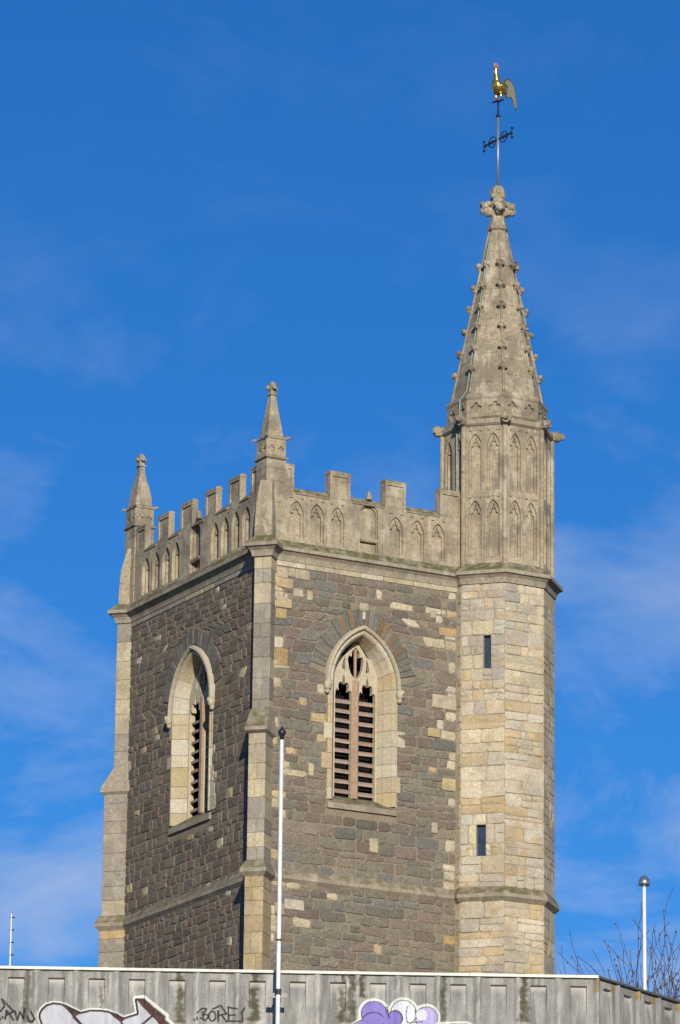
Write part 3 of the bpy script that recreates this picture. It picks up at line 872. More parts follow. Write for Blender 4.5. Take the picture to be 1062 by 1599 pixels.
zc = [ZS0, 31.38, 31.85, 32.30, 32.72, 33.12, 33.48, 33.85, 34.20, 34.50, ZS1]
for i in range(len(zc)-1):                # courses of the spire, one block for each side
    for k in range(8):
        ja = 0 if i == 0 else .10*math.sin(i*2.3+k*1.9); jb = 0 if i == len(zc)-2 else .10*math.sin((i+1)*2.3+k*1.9)
        a, b = zc[i]+ja+.001, zc[i+1]+jb-.001
        pts = []
        for z, dd in ((a, -.005), (a+.006, 0), (b-.006, 0), (b, -.005)):
            r = octo(sap(z)+dd, z); pts.append((r[(k-1) % 8], r[k]))
        mb = MB()
        ci = (UC, VC, a); cj = (UC, VC, b)
        L = [Vector(p[0]) for p in pts]; Rr = [Vector(p[1]) for p in pts]
        L = [l.lerp(r, .004) for l, r in zip(L, Rr)]
        innerL = [Vector((UC, VC, p.z)).lerp(p, .72) for p in (L[3], L[0])]; innerR = [Vector((UC, VC, p.z)).lerp(p, .72) for p in (Rr[3], Rr[0])]
        mb.loft([L + innerL, Rr + innerR])
        mb.build('spire_block', M_SPIREB, spire, vary((.43, .365, .255), .13))
random.seed(13)
for k in range(8):
    th = math.pi/8 + k*math.pi/4; e = Vector((math.cos(th), math.sin(th), 0)); o = Vector((UC, VC, 0))
    cs = 1/math.cos(math.pi/8)
    mb = MB(); mb.tube([o+e*(sap(z)*cs+.004)+Vector((0,0,z)) for z in (ZS0+.02, 33, ZS1)], [.026, .022, .015], 6); mb.build('rib', M_SPIRE, spire)
    for i in range(6):
        z = 31.62 + i*.466 + ru(-.015, .015)
        R = sap(z)*cs; g = ru(.92, 1.2)
        mb = MB(); b_ = o+e*R+Vector((0, 0, z)); up_ = Vector((0, 0, 1)); sd = Vector((-e.y, e.x, 0))
        mb.tube([b_-up_*.15, b_+e*.015*g-up_*.07, b_+e*.05*g-up_*.01, b_+e*.075*g+up_*.035, b_+e*.05*g+up_*.07], [.02, .045*g, .060*g, .052*g, .02], 7)
        mb.blob(b_+e*ru(.06,.09)+up_*ru(.0,.04), (ru(.035,.055), ru(.035,.055), ru(.03,.05)), 7, 5, .2)
        for q in (-1, 1): mb.blob(b_+e*.06*g+sd*.055*q+up_*ru(-.02,.03), (.046, .046, .052), 6, 5, .2)
        mb.build('crocket', M_SPIRE, spire)
mb = MB()
mb.loft([octo(a, z) for a, z in ((.15, 34.72), (.195, 34.74), (.205, 34.80), (.165, 34.86), (.140, 34.95), (.135, 35.05), (.155, 35.20), (.175, 35.30), (.115, 35.38), (.13, 35.48), (.14, 35.55), (.13, 35.63), (.09, 35.69), (.03, 35.72))])
fin = mb.build('finial', M_SPIRE, spire)
for k in range(4):
    th = k*math.pi/2 + AZ*0 + math.radians(-28.57+8); e = Vector((math.cos(th), math.sin(th), 0)); o = Vector((UC, VC, 0))
    mb = MB(); mb.tube([o+e*.06+Vector((0,0,35.10)), o+e*.18+Vector((0,0,35.15)), o+e*.27+Vector((0,0,35.20))], [.10, .10, .09], 8)
    sd = Vector((-e.y, e.x, 0))
    for f_, g_, h_, r_ in ((.26, .05, .02, .085), (.26, -.05, .02, .085), (.27, 0, -.05, .10), (.20, 0, -.09, .09), (.31, .03, .07, .055), (.31, -.03, .07, .055), (.20, .07, .08, .06), (.20, -.07, .08, .06), (.22, 0, .10, .06)):
        mb.blob(o+e*f_+sd*g_+Vector((0,0,35.22+h_)), (r_, r_, r_*.9), 8, 6, .14)
    mb.build('finial_leaf', M_SPIRE, fin)
for k in range(8):
    th = k*math.pi/4 + .3; mb = MB(); zz = 35.46 + (.09 if k % 2 else 0)
    mb.blob((UC+(.115 if k % 2 else .14)*math.cos(th), VC+(.115 if k % 2 else .14)*math.sin(th), zz), (.052, .052, .055), 7, 5, .22); mb.build('finial_leaf', M_SPIRE, fin)

# lightning conductor: copper tape down the turret
th = math.pi/8 + 4*math.pi/4
pts = []
for z in (34.6, 33.5, 32.4, 31.15):
    r = octo(sap(z)+.03, z); a, b = Vector(r[3]), Vector(r[4]); pts.append(a.lerp(b, .86))
for ap, z in ((apB+.03, 30.95), (apB+.05, 30.60), (apU+.09, 30.40), (apU+.03, 30.25), (apU+.03, 27.6), (apL+.18, 27.32), (apL+.06, 27.05)):
    r = octo(ap, z); a, b = Vector(r[3]), Vector(r[4]); pts.append(a.lerp(b, .72))
r = Vector(octo(apL+.03, 26.9)[3]).lerp(Vector(octo(apL+.03, 26.9)[4]), .58); pts.append(r)
for z in (21.1, 20.9, 20.75, 18.6):
    d = .03 if z > 21 or z < 20.8 else .11
    r = Vector(octo(apL+d, z)[3]).lerp(Vector(octo(apL+d, z)[4]), .58); pts.append(r)
mb = MB(); mb.tube(pts, .017, 6); mb.build('lightning_conductor', M_COPPER, turret)

# ================================================================== weather vane
base = A0 + np.array([math.cos(AZ)*UC - math.sin(AZ)*VC, math.sin(AZ)*UC + math.cos(AZ)*VC, 0])
vane = empty('weather_vane', (base[0], base[1], 35.70))
tagp(vane, 'gilded cockerel weather vane on a thin pole above the spire', 'weather vane')
mb = MB(); mb.tube([(0, 0, -.05), (0, 0, 1.55)], .026, 10); mb.build('pole', M_STEEL, vane, smooth=True)
mb = MB(); mb.tube([(0, 0, 1.55), (0, 0, 1.86)], .016, 8); mb.build('spindle', M_IRON, vane, smooth=True)
mb = MB(); mb.tube([(0,0,1.50), (0,0,1.515), (0,0,1.545), (0,0,1.56)], [.03, .047, .047, .03], 10); mb.build('collar', M_IRON, vane)
# scrolled cross-arm
ang = math.radians(-57); ed = Vector((math.cos(ang), math.sin(ang), 0)); arm = MB(); zc_ = 1.02
def ap_(s, z): return ed*s + Vector((0, 0, zc_+z))
arm.tube([ap_(-.50, 0), ap_(.50, 0)], .017, 6)
for s in (-1, 1):
    arm.blob(ap_(s*.47, .0), (.035, .035, .035), 7, 5)
    arm.tube([ap_(s*.5, -.10), ap_(s*.47, 0), ap_(s*.5, .10)], .014, 5)
    for z in (-.10, .10): arm.blob(ap_(s*.5, z), (.030, .030, .030), 7, 5)
    for z in (-1, 1):
        arm.tube([ap_(s*(.08+.13*(1-math.cos(q))/1.0*.9), z*.115*math.sin(q)) for q in [math.pi*i/8 for i in range(9)]], .011, 5)
        arm.blob(ap_(s*.31, z*.035), (.028, .028, .028), 7, 5); arm.blob(ap_(s*.20, z*.03), (.022, .022, .022), 6, 4)
arm.build('scrolled_arm', M_IRON, vane)
# the bird: looks towards the viewer and a little left
bird = empty('cockerel'); bird.parent = vane; bird.location = (0, 0, 1.86); bird.rotation_euler = (0, 0, math.radians(-90-38))
# local +x = forward
mb = MB()
def ring(x, z, r, rz=None, n=12, tilt=0): 
    rz = rz or r
    return [(x + tilt*math.sin(q)*rz, r*math.cos(q), z + rz*math.sin(q)) for q in [2*math.pi*i/n for i in range(n)]]
mb.loft([ring(-.26, .30, .02), ring(-.22, .29, .06), ring(-.13, .275, .105, .125), ring(-.03, .275, .125, .15), ring(.06, .30, .115, .145), ring(.11, .34, .08, .10), ring(.13, .36, .02)])
mb.loft([[(x + r*.9*math.cos(q), r*math.sin(q), z) for q in [2*math.pi*i/12 for i in range(12)]] for x, z, r in ((.04, .32, .085), (.06, .42, .075), (.07, .52, .052), (.08, .60, .042), (.085, .66, .048), (.09, .70, .036), (.09, .725, .01))])
mb.build('body', M_GOLD, bird, smooth=True)
mb = MB(); mb.tube([(.12, 0, .665), (.19, 0, .65)], [.02, .004], 6); mb.build('beak', M_GOLD, bird)
mb = MB()
for i in range(4): mb.blob((.12-.035*i, 0, .735+.018*(i in (1, 2))), (.028, .010, .05), 7, 5)
mb.build('comb', M_RED, bird, smooth=True)
mb = MB(); mb.blob((.125, .014, .60), (.016, .008, .035), 6, 5); mb.blob((.125, -.014, .60), (.016, .008, .035), 6, 5); mb.build('wattle', M_RED, bird, smooth=True)
for s in (-1, 1):
    mb = MB(); mb.tube([(-.02, s*.062, .20), (-.01, s*.062, .10), (.0, s*.062, .012)], [.045, .026, .022], 8)
    mb.tube([(-.03, s*.062, .014), (.05, s*.062, .014)], [.014, .008], 6); mb.build('leg', M_GOLD, bird, smooth=True)
mb = MB(); mb.tube([(0, -.14, -.008), (0, .14, -.008)], .018, 8); mb.tube([(-.05, 0, -.012), (.05, 0, -.012)], .016, 8); mb.build('perch', M_IRON, bird)
FT = Frame((0, 0, 0), (1, 0, 0), (0, -1, 0))
tail = [(-.16, .30), (-.20, .40), (-.22, .50), (-.28, .575), (-.38, .59), (-.48, .54), (-.55, .45), (-.59, .34), (-.62, .22), (-.65, .10), (-.66, .0), (-.64, -.03), (-.59, .03), (-.53, .13), (-.45, .20), (-.37, .20), (-.33, .15), (-.28, .17), (-.22, .22)]
tl = plate(FT, tail, [], -.008, .008, 'tail', M_GOLD, bird)
tcx, tcz = sum(p[0] for p in tail)/len(tail), sum(p[1] for p in tail)/len(tail)
plate(FT, [(tcx+(x-tcx)*.86, tcz+(z-tcz)*.88) for x, z in tail], [], -.013, .013, 'tail_panel', M_TAIL, tl)
for s in (-1, 1):
    mb = MB(); mb.blob((-.06, s*.115, .30), (.13, .02, .085), 10, 6, .03); mb.build('wing', M_GOLD, bird, smooth=True)

# ================================================================== concrete office block in front
DW = 70.0
k1 = ray(935, 1523); PC = CAM + k1*(DW/k1[1]); ZT = PC[2]
PL = at_height(0, 1508, ZT)
wd = PC - PL; wd[2] = 0; wd /= np.linalg.norm(wd)          # along the main parapet, to the right
wa = math.radians(55.6); wr = np.array([math.cos(wa), math.sin(wa), 0])
office = empty('office_block', (PC[0], PC[1], 0))
tagp(office, 'stained concrete building with ribbed parapet and spray painted graffiti', 'building')
def fr_from(d): 
    n = np.cross(d, np.array([0, 0, 1.0])); return Frame((0, 0, 0), tuple(d), tuple(n))
FM, FS = fr_from(wd), fr_from(wr)
SC = 109.0
PITCH = 62.6/SC
def wpx(x, y):
    """photo pixel -> (a, b) on the plane of the main parapet"""
    n = np.array(FM.n); P = on_plane(x, y, PC, n) - np.array([PC[0], PC[1], 0]); return (float(P @ wd), float(P[2]))

def concrete_material():
    mt, t, b = new_mat('stained_concrete')
    v = coords(t); sv = coords(t, (7, 7, .8))
    g1 = noise(t, sv, 1.0, 6, .62); g2 = noise(t, v, 2.6, 5, .6); g3 = noise(t, v, 45, 4, .65)
    col = mix(t, ramp(t, g1, .38, .66), (.20, .195, .182), (.46, .445, .405))
    col = mix(t, ramp(t, g2, .42, .70, (0,)*3+(1,), (.65,)*3+(1,)), col, (.19, .187, .178))
    col = mix(t, 1.0, col, ramp(t, g3, .3, .7, (.80,)*3+(1,), (1.16,)*3+(1,)), 'MULTIPLY')
    wv = node(t, 'ShaderNodeVertexColor'); wv.layer_name = 'wear'
    sp = t.nodes.new('ShaderNodeSeparateColor'); t.links.new(wv.outputs['Color'], sp.inputs[0])
    def broken(x, sc_, lo, hi):      # growth breaks up into patches
        return ramp(t, mix(t, 1.0, x, mix(t, .5, noise(t, v, sc_, 6, .7), noise(t, coords(t, (1, 1, .35)), sc_*.55, 5, .65)), 'MULTIPLY'), lo, hi)
    col = mix(t, broken(sp.outputs[0], 30, .10, .52), col, mix(t, noise(t, v, 25, 5, .7), (.028, .024, .016), (.14, .125, .07)))     # algae
    col = mix(t, sp.outputs[1], col, (.54, .51, .46))                                                            # worn pale arrises
    col = mix(t, broken(sp.outputs[2], 26, .25, .48), col, mix(t, noise(t, v, 30, 4, .7), (.12, .11, .02), (.46, .28, .03)))           # orange lichen
    pv = node(t, 'ShaderNodeVertexColor'); pv.layer_name = 'paint'
    fac = mix(t, 1.0, pv.outputs['Alpha'], ramp(t, noise(t, v, 14, 5, .65), .25, .5, (.72,)*3+(1,), (1,)*3+(1,)), 'MULTIPLY')
    col = mix(t, fac, col, mix(t, 1.0, pv.outputs['Color'], ramp(t, g1, .3, .7, (.8,)*3+(1,), (1.08,)*3+(1,)), 'MULTIPLY'))
    t.links.new(col, b.inputs['Base Color']); b.inputs['Roughness'].default_value = .9; b.inputs['Specular IOR Level'].default_value = .15
    bump(t, b, g3, .5, .01)
    return mt
M_CONC = concrete_material()

# --- graffiti, in wall coordinates
def z1(x, y): return wpx(x/7.08, 1500 + y/7.08)
def z2(x, y): return wpx(140 + x/7.08, 1500 + y/7.08)
def z3(x, y): return wpx(280 + x/7.08, 1500 + y/7.08)
def z5(x, y): return wpx(540 + x/6.64, 1500 + y/6.64)
U = 1/7.08/SC
INK, MAROON, SILVER, HALO = (.035, .03, .032), (.085, .045, .042), (.50, .50, .55), (.66, .68, .62)
PURP, PALE, LILAC = (.24, .19, .52), (.66, .68, .72), (.46, .40, .68)
ops = []        # (kind, data, width, colour)
def stroke(pts, w, c): ops.append(('s', np.array(pts), w*U, c))
def fill(pts, c): ops.append(('f', np.array(pts), 0, c))
def disc(p, r, c): ops.append(('d', np.array(p), r, c))
top = [z1(*p) for p in ((490,760), (462,700), (440,640), (437,590), (462,540), (512,492), (580,468), (660,472), (740,500), (820,545), (890,575), (950,562), (990,550))] + \
      [z2(*p) for p in ((0,548), (100,548), (200,560), (280,592), (380,636), (440,615), (532,588), (525,520), (508,425))]
halo_arrow = [z2(*p) for p in ((508,405), (600,400), (730,510), (850,600), (845,640), (930,720))]
stroke(top, 62, HALO); stroke(halo_arrow, 56, HALO)
fill(top + [z2(600,420), z2(840,620), z2(900,800), z1(490,800)], SILVER)
fill([z1(*p) for p in ((690,488), (760,502), (895,578), (820,628), (755,552))], MAROON)
fill([z2(*p) for p in ((205,560), (300,582), (395,636), (350,684), (285,640))], MAROON)
fill([z2(*p) for p in ((508,410), (600,408), (720,518), (842,612), (830,642), (910,715), (780,715), (690,612), (600,525), (528,440))], MAROON)
stroke(top, 24, INK); stroke([z1(820,625), z1(920,730)], 34, INK); stroke([z2(350,682), z2(385,730)], 22, INK)
stroke([z2(690,610), z2(570,712)], 24, INK); stroke([z1(700,490), z1(760,545), z1(830,630)], 20, INK)
for s in (((20,425),(52,500),(0,560)), ((30,430),(150,556)), ((58,640),(72,545),(150,655)), ((72,600),(160,552)), ((165,560),(190,655),(222,562),(258,640),(270,530)),
          ((305,620),(318,665),(350,677),(385,650),(340,560)), ((26,618),(34,630)), ((0,638),(4,646))):
    stroke([z1(*p) for p in s], 21, (.03, .026, .03))
for s in (((195,580),(250,525),(300,530),(272,590),(330,602),(290,660),(235,630)), ((255,560),(270,660)), ((430,550),(430,665)), ((370,530),(460,490),(522,585),(430,602)), ((470,602),(528,675)),
          ((540,505),(545,665),(700,672)), ((540,510),(640,535)), ((550,600),(620,600)), ((722,520),(692,572),(700,665)), ((163,645),(168,660)), ((195,628),(200,650))):
    stroke([z3(*p) for p in s], 19, (.035, .03, .033))
stroke([z3(365+38*math.cos(q), 610+55*math.sin(q)) for q in [2*math.pi*i/14 for i in range(15)]], 19, (.035, .03, .033))
R5 = 1/6.64/SC
fill([z5(*p) for p in ((55,650), (165,560), (300,400), (600,400), (830,480), (975,570), (990,720), (55,720))], HALO)
ops.pop()
for (x, y, r) in ((295,548,168), (600,540,165), (835,590,150)): disc(z5(x, y), r*R5, HALO)
fill([z5(*p) for p in ((30,680), (140,580), (230,560), (230,720), (0,720))], HALO)
for (x, y, r) in ((295,548,138), (600,540,136), (835,590,120)): disc(z5(x, y), r*R5, INK)
disc(z5(600, 540), 128*R5, PALE); disc(z5(835, 590), 112*R5, LILAC); disc(z5(790, 560), 60*R5, PALE)
disc(z5(295, 548), 130*R5, PURP); disc(z5(510, 595), 84*R5, INK); disc(z5(505, 600), 76*R5, PURP); fill([z5(*p) for p in ((400,560),(450,540),(560,720),(380,720))], PURP)
fill([z5(*p) for p in ((90,670), (180,610), (260,640), (300,760), (0,760))], PURP)
stroke([z5(*p) for p in ((170,590), (230,545), (290,530), (350,545), (390,580))], 11, INK); stroke([z5(*p) for p in ((430,480), (440,540), (450,590))], 13, INK)
stroke([z5(*p) for p in ((640,470), (625,560), (640,640), (700,640), (800,628))], 10, INK); stroke([z5(*p) for p in ((720,500), (725,560), (735,600))], 9, INK)
stroke([z5(*p) for p in ((60,668), (180,608))], 12, INK)
# a pale flourish low down at the right of it
stroke([wpx(*p) for p in ((682,1598), (705,1596), (730,1596), (741,1601))], 26, HALO)

STAINS = [  # x centre px, half width px, end y, strength, wobble   (algae under the coping joints)
    (43, 6, 1599, .75, 2), (160, 5, 1545, .55, 2), (158, 3, 1599, .75, 2), (169, 2, 1552, .5, 1), (281, 6, 1599, .95, 2), (398, 7, 1597, 1.0, 4), (535, 6, 1599, .95, 3), (549, 7, 1599, .9, 3),
    (565, 7, 1560, .95, 4), (693, 5, 1596, .8, 3), (818, 8, 1598, .95, 3), (842, 4, 1545, .5, 1), (912, 4, 1530, .4, 1), (985, 4, 1560, .5, 2), (120, 9, 1520, .35, 2), (505, 5, 1560, .3, 2)]
def smooth_noise(x, s):
    return math.sin(x*1.7+s)*.5 + math.sin(x*4.1+2*s)*.3 + math.sin(x*9.7+3*s)*.2
def seg_dist(P, A, B):
    d = B - A; L = max(1e-9, float(d @ d)); t = np.clip(((P - A) @ d)/L, 0, 1); return np.linalg.norm(P - (A + t[:, None]*d), axis=1)
def in_poly(P, poly):
    c = np.zeros(len(P), bool); n = len(poly)
    for i in range(n):
        x0, y0 = poly[i]; x1, y1 = poly[(i+1) % n]
        if y0 == y1: continue
        k = (y0 > P[:, 1]) != (y1 > P[:, 1])
        c ^= k & (P[:, 0] < (x1-x0)*(P[:, 1]-y0)/(y1-y0) + x0)
    return c
def bay(fr, a0, pitch, main, idx):
    """one precast panel: raised arrises either side, sunk field starting under a lintel"""
    nx, z1_, z0_ = 58, ZT-.045, ZT-.86
    nz = 82
    xs = np.linspace(0, 1, nx+1); zs = np.linspace(z0_, z1_, nz+1)
    X, Z = np.meshgrid(xs, zs); X = X.ravel(); Z = Z.ravel()
    e = np.minimum(X, 1-X)*pitch
    d = np.where(e < .018, 0.0, np.where(e < .19, -.028*np.clip((e-.018)/.05, 0, 1), -.028))
    zr = ZT - .16
    sunk = (np.abs(X-.5)*pitch < .118) & (Z < zr)
    d = np.where(sunk, -.028 - .055*np.clip(1 - (zr - Z)/.50, 0, 1), d)
    A = a0 + X*pitch
    rs = np.random.RandomState(idx+3)
    verts = [fr.p(float(a), float(z), float(q)) for a, z, q in zip(A, Z, d)]
    w = nx+1
    faces = [(j*w+i, j*w+i+1, (j+1)*w+i+1, (j+1)*w+i) for j in range(nz) for i in range(nx)]
    # thickness
    bb = len(verts); T = -.15
    verts += [fr.p(float(a0+x*pitch), float(z), T) for x, z in ((0, z0_), (1, z0_), (1, z1_), (0, z1_))]
    faces.append((bb+3, bb+2, bb+1, bb))
    o = build('concrete_panel', verts, faces, M_CONC, office, recalc=False)
    me = o.data
    wear = np.zeros((len(verts), 4)); wear[:, 3] = 1; paint = np.zeros((len(verts), 4))
    n = len(A)
    P = np.stack([A, Z], 1)
    wob = np.array([smooth_noise(z*9, idx) for z in Z])
    wear[:n, 1] = np.clip(1.6 - e/(.014+.006*wob), 0, 1)*np.clip(.42 + .3*wob, .1, .6)
    topb = np.clip(1 - (z1_ - Z)/.05, 0, 1)*np.clip(.2 + np.array([smooth_noise(a*7, 1.3) for a in A]), 0, 1)*.8
    wear[:n, 0] = topb
    wear[:n, 1] = np.maximum(wear[:n, 1], np.where(sunk, np.clip(.75 - (zr - Z)/(.16+.05*wob), 0, .6), 0))
    if main:
        for sx, hw, ye, st, wb in STAINS:
            ca = wpx(sx, 1540)[0]; ze = wpx(sx, ye)[1]
            width = 1.25*hw/SC*(1 + .55*np.array([smooth_noise(z*17, sx) for z in Z]))*(.75 + .5*(z1_-Z)/.8)
            off = ca + wb/SC*np.array([smooth_noise(z*8, sx+1) for z in Z])
            s_ = np.clip(1.5 - 1.3*np.abs(A-off)/width, 0, 1)*np.clip((Z-ze)/.04, 0, 1)*st
            wear[:n, 0] = np.maximum(wear[:n, 0], s_)
        for lx, ly, r in ((937, 1536, 7), (915, 1526, 6), (930, 1545, 6)):
            c = np.array(wpx(lx, ly)); q = np.linalg.norm(P-c, axis=1); wear[:n, 2] = np.maximum(wear[:n, 2], np.clip(1.4-q*SC/r, 0, .8))
        for kind, data, wd_, colr in ops:
            if kind == 's':
                dist = np.full(n, 9.0)
                for i in range(len(data)-1): dist = np.minimum(dist, seg_dist(P, data[i], data[i+1]))
                mk = np.clip((wd_/2 - dist)/(3.0*U) + .5, 0, 1)
            elif kind == 'f': mk = in_poly(P, data).astype(float)
            else: mk = np.clip((wd_ - np.linalg.norm(P-data, axis=1))/(3.0*U) + .5, 0, 1)
            k = mk > 0
            if not k.any(): continue
            pa = paint[:n]
            na = np.maximum(pa[:, 3], mk)
            m0 = np.where(pa[:, 3] < .01, 1.0, mk)
            pa[:, :3] = np.where(k[:, None], pa[:, :3]*(1-m0[:, None]) + np.array(colr)*m0[:, None], pa[:, :3])
            pa[:, 3] = na
    else:
        for x0 in (.02, .75) if idx % 2 == 0 else (.9,):
            q = np.hypot((A - a0 - x0*pitch)*1.0, (Z - (z1_-.08))*.55); wear[:n, 2] = np.maximum(wear[:n, 2], np.clip(1.5 - q/.045, 0, .95))
    for nm, arr in (('wear', wear), ('paint', paint)):
        ca = me.color_attributes.new(nm, 'FLOAT_COLOR', 'POINT'); ca.data.foreach_set('color', arr.astype(np.float32).ravel())
    return o
for i in range(16): bay(FM, -(i+1)*PITCH, PITCH-.002, True, i)
for i in range(5): bay(FS, .002 + i*PITCH, PITCH-.002, False, 40+i)
# copings
for i in range(5):
    a1 = -.005 - i*1.85; a0 = a1 - 1.846
    pf = [(-.24, ZT-.043), (.022, ZT-.043), (.022, ZT-.004), (-.20, ZT+.01), (-.24, ZT+.01)]
    mb = MB(); mb.loft([[FM.p(a, z, d) for d, z in pf] for a in (a0, a1)]); mb.build('coping', M_COPING, office)
M_FELT = plain('weathered_lead_coping', (.10, .10, .085), .7, var=.3, spec=.2)
for i in range(2):
    pf = [(-.24, ZT-.043), (.02, ZT-.043), (.02, ZT-.012), (-.24, ZT-.006)]
    mb = MB(); mb.loft([[FS.p(a, z, d) for d, z in pf] for a in (.008+i*1.6, 1.604+i*1.6)]); mb.build('coping', M_FELT, office)
# body of the block below and behind the panels
M_BODY = plain('plain_concrete', (.26, .25, .225), .9, var=.2, spec=.15, scale=3)
q0, q1, q2 = FM.p(-16*PITCH, 0, -.03), FM.p(0, 0, -.03), FS.p(5*PITCH, 0, -.03)
bk = [q0 + Vector((0, 10, 0)), q0, q1, q2, q2 + Vector((0, 6, 0))]
mb = MB(); mb.loft([[Vector((p.x, p.y, z)) for p in bk] for z in (0, ZT-.865)]); mb.build('wall', M_BODY, office)
bk2 = [FM.p(-16*PITCH, 0, -.16), FM.p(-.02, 0, -.16), FS.p(5*PITCH, 0, -.16)]
bk2 = [bk2[0]+Vector((0, .18, 0)), bk2[0], bk2[1], bk2[2], bk2[2]+Vector((-.1, .2, 0)), bk2[1]+Vector((-.02, .25, 0))]
mb = MB(); mb.loft([[Vector((p.x, p.y, z)) for p in bk2] for z in (ZT-.86, ZT-.05)]); mb.build('parapet_backing', M_BODY, office)

# ================================================================== poles
def pole_thing(px, ytop, ybase_px, dist, r0, r1, label, zbot, cap):
    k = ray(px, ytop); P = CAM + k*(dist/k[1])
    o = empty('flagpole', (P[0], P[1], zbot)); tagp(o, label, 'pole')
    H = P[2] - zbot
    mb = MB(); mb.tube([(0, 0, 0), (0, 0, H)], [r0, r1], 16); mb.build('shaft', M_WHITE, o, smooth=True)
    return o, H
fp, H = pole_thing(440.3, 1151, 0, 69.45, .036, .028, 'white flagpole with a black pointed finial, bracketed to the concrete parapet', 9.0, None)
mb = MB()
rings = [[(r*math.cos(q), r*math.sin(q), H+z) for q in [2*math.pi*i/12 for i in range(12)]] for r, z in ((.032, -.04), (.032, .015), (.045, .03), (.062, .06), (.054, .095), (.03, .12), (.012, .15), (.004, .165))]
mb.loft(rings); mb.build('finial', M_FINIAL, fp, smooth=True)
zb = on_plane(433, 1550, (0, 69.45, 0), np.array([0, 1., 0]))[2] - 9.0
zj = on_plane(435, 1468, (0, 69.45, 0), np.array([0, 1., 0]))[2] - 9.0
mb = MB(); mb.tube([(0, 0, zj-.012), (0, 0, zj+.012)], .039, 14); mb.build('joint_ring', M_FINIAL, fp)
mb = MB(); mb.tube([(0, 0, zb-.03), (0, 0, zb+.05)], .044, 14); mb.box((-.13, .03, zb-.07), (.13, .06, zb+.0)); mb.box((-.035, .0, zb-.05), (.035, .47, zb-.01)); mb.build('bracket', M_FINIAL, fp)

k = ray(1006, 1381); P = CAM + k*(76.0/k[1])
ZR = ZT - .80
mp_ = empty('roof_mast', (P[0], P[1], ZR-.0)); tagp(mp_, 'white mast with a shiny domed cap, behind the parapet beside the bare trees', 'pole')
H2 = P[2] - ZR
mb = MB(); mb.tube([(0, 0, 0), (0, 0, H2)], [.031, .028], 14); mb.build('shaft', M_WHITE, mp_, smooth=True)
mb = MB(); mb.loft([[(r*math.cos(q), r*math.sin(q), H2+z) for q in [2*math.pi*i/16 for i in range(16)]] for r, z in ((.03, -.03), (.085, -.02), (.097, .01), (.092, .05), (.07, .10), (.035, .13), (.005, .14))])
mb.build('domed_cap', M_CHROME, mp_, smooth=True)
# flat roof the mast and the aerial stand on
mb = MB(); rf = [FM.p(-16*PITCH, 0, -.36), FM.p(-.25, 0, -.36), q2 + Vector((-.3, .25, 0)), q2 + Vector((-.02, 5.9, 0)), q0 + Vector((.02, 9.9, 0))]
mb.loft([[Vector((p.x, p.y, z)) for p in rf] for z in (ZT-.862, ZR)]); mb.build("roof", M_ROOF, office)

k = ray(18, 1427); P = CAM + k*(77.0/k[1])
aer = empty('aerial_mast', (P[0], P[1], ZR)); tagp(aer, 'thin white aerial mast with short rungs at the far left of the parapet', 'aerial')
H3 = P[2] - ZR
mb = MB(); mb.tube([(0, 0, 0), (0, 0, H3)], .014, 8); mb.build('shaft', M_WHITE, aer, smooth=True)
for i in range(7):
    z = H3 - .06 - i*.20
    mb = MB(); mb.tube([(-.02, 0, z), (.05, 0, z+.004)], .012, 6); mb.build('rung', M_FINIAL, aer)

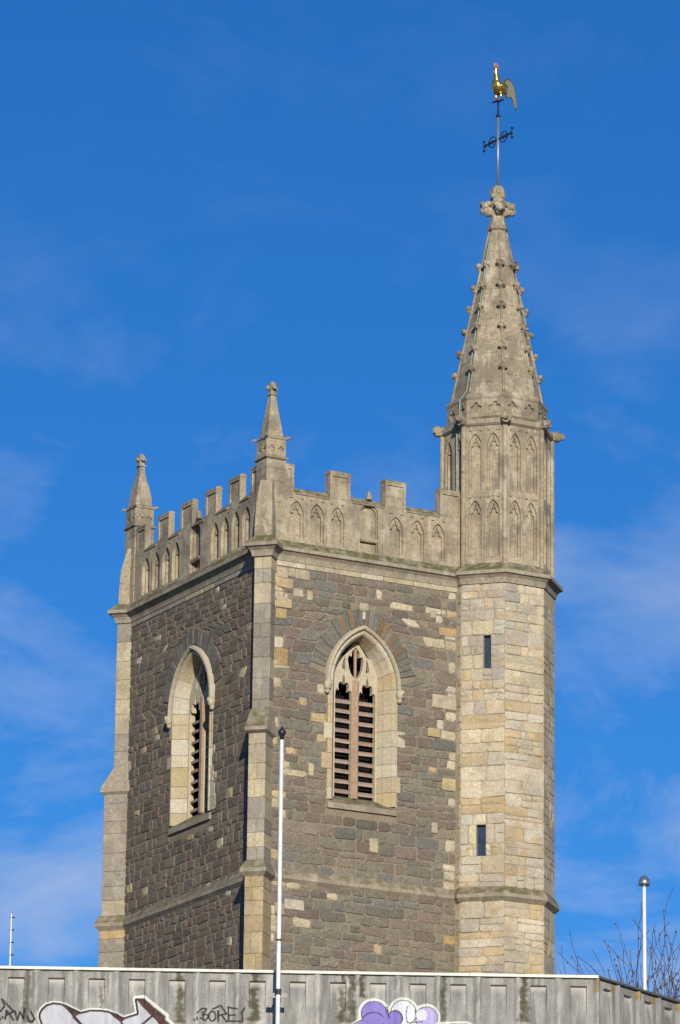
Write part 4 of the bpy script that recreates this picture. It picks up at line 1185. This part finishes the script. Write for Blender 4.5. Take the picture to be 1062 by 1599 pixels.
# ================================================================== bare winter trees
def bare_tree(px, py_top, dist, seed, label, lean):
    """trunk, limbs and a crown of fine upright twigs with buds"""
    random.seed(seed)
    k = ray(px, py_top); P = CAM + k*(dist/k[1]); Ht = P[2]
    root = empty('bare_tree', (P[0] - lean, P[1], 0)); tagp(root, label, 'tree', 'bare trees behind the parapet')
    trunk = MB(); crown = MB(); cnt = [0]
    def limb(p, d, L, r, lev, wob, n):
        pts = [p.copy()]; rads = [r]; q = p.copy(); dd = d.copy()
        for i in range(n):
            dd = (dd + Vector((ru(-wob, wob), ru(-wob, wob), ru(-.02, .11)))).normalized()
            q = q + dd*(L/n); pts.append(q.copy()); rads.append(max(.0075, r*(1 - .62*(i+1)/n)))
        (trunk if lev < 2 else crown).tube(pts, rads, 6 if lev < 2 else 4, cap=False)
        if lev >= 4:
            for i in range(1, n+1):
                if rnd() < .30: crown.blob(pts[i]+Vector((ru(-.03,.03), ru(-.03,.03), 0)), (.022, .022, .032), 5, 3, .2)
        return pts, rads, dd
    def grow(p, d, L, r, lev):
        n = 5 if lev < 5 else 3
        pts, rads, dd = limb(p, d, L, r, lev, .10 + .035*lev, n)
        if lev >= 6: return
        kids = (3, 4) if lev < 2 else (4, 5) if lev < 4 else (4, 5, 6) if lev < 5 else (2, 3)
        for i in range(random.choice(kids)):
            az = ru(0, 2*math.pi); tl = ru(.45, .95) if i else ru(.0, .2)
            ax = Vector((math.cos(az), math.sin(az), 0)); j = random.choice((2, 3, 4) if n == 5 else (1, 2, 3)) if i else n
            nd = (dd*math.cos(tl) + ax*math.sin(tl) + Vector((0, 0, .22))).normalized()
            grow(pts[j].copy(), nd, L*(ru(.55, .78) if lev else ru(.6, .8)), max(.007, rads[j]*(.62 if i else .9)), lev+1)
    H0 = Ht*.36
    pts, rads, dd = limb(Vector((0, 0, 0)), Vector((0, 0, 1)), H0, .24, 0, .03, 6)
    for i in range(6):
        az = i*math.pi/3 + ru(-.3, .3); tl = ru(.25, .6) if i else .05
        ax = Vector((math.cos(az), math.sin(az), 0))
        grow(pts[random.choice((4, 5, 6))].copy(), (Vector((0, 0, 1))*math.cos(tl) + ax*math.sin(tl)).normalized(), Ht*.25, .12, 1)
    # size the tree so that its highest visible twig comes at the height seen in the photograph
    sc = 1.0; tgt = (P[2] - CAM[2])/P[1]
    for _ in range(30):
        tv = max(crown.v, key=lambda v: (v[2]*sc - CAM[2])/(dist + v[1]*sc))
        sc *= 1 + .8*(tgt/((tv[2]*sc - CAM[2])/(dist + tv[1]*sc)) - 1)
    for m_ in (trunk, crown): m_.v = [(v[0]*sc, v[1]*sc, v[2]*sc) for v in m_.v]
    root.location.x = P[0]*(dist + tv[1]*sc)/dist - tv[0]*sc
    trunk.build('trunk', M_BARK, root); crown.build('crown', M_BARK, root)
bare_tree(1051, 1386, 112, 4, 'tall bare tree reaching highest at the right edge behind the parapet', 0)
bare_tree(990, 1434, 118, 12, 'bare tree nearest the stair turret, left of the domed mast', 0)
bare_tree(1022, 1452, 106, 21, 'lowest bare tree, just right of the domed mast', 0)

bare_tree(1037, 1420, 124, 33, 'bare tree second from the right edge, farthest back', 0)

bpy.context.view_layer.update()
print('objects', len(bpy.data.objects), 'tris', sum(len(o.data.loop_triangles) if o.data.loop_triangles else sum(len(p.vertices)-2 for p in o.data.polygons) for o in bpy.data.objects if o.type == 'MESH'))
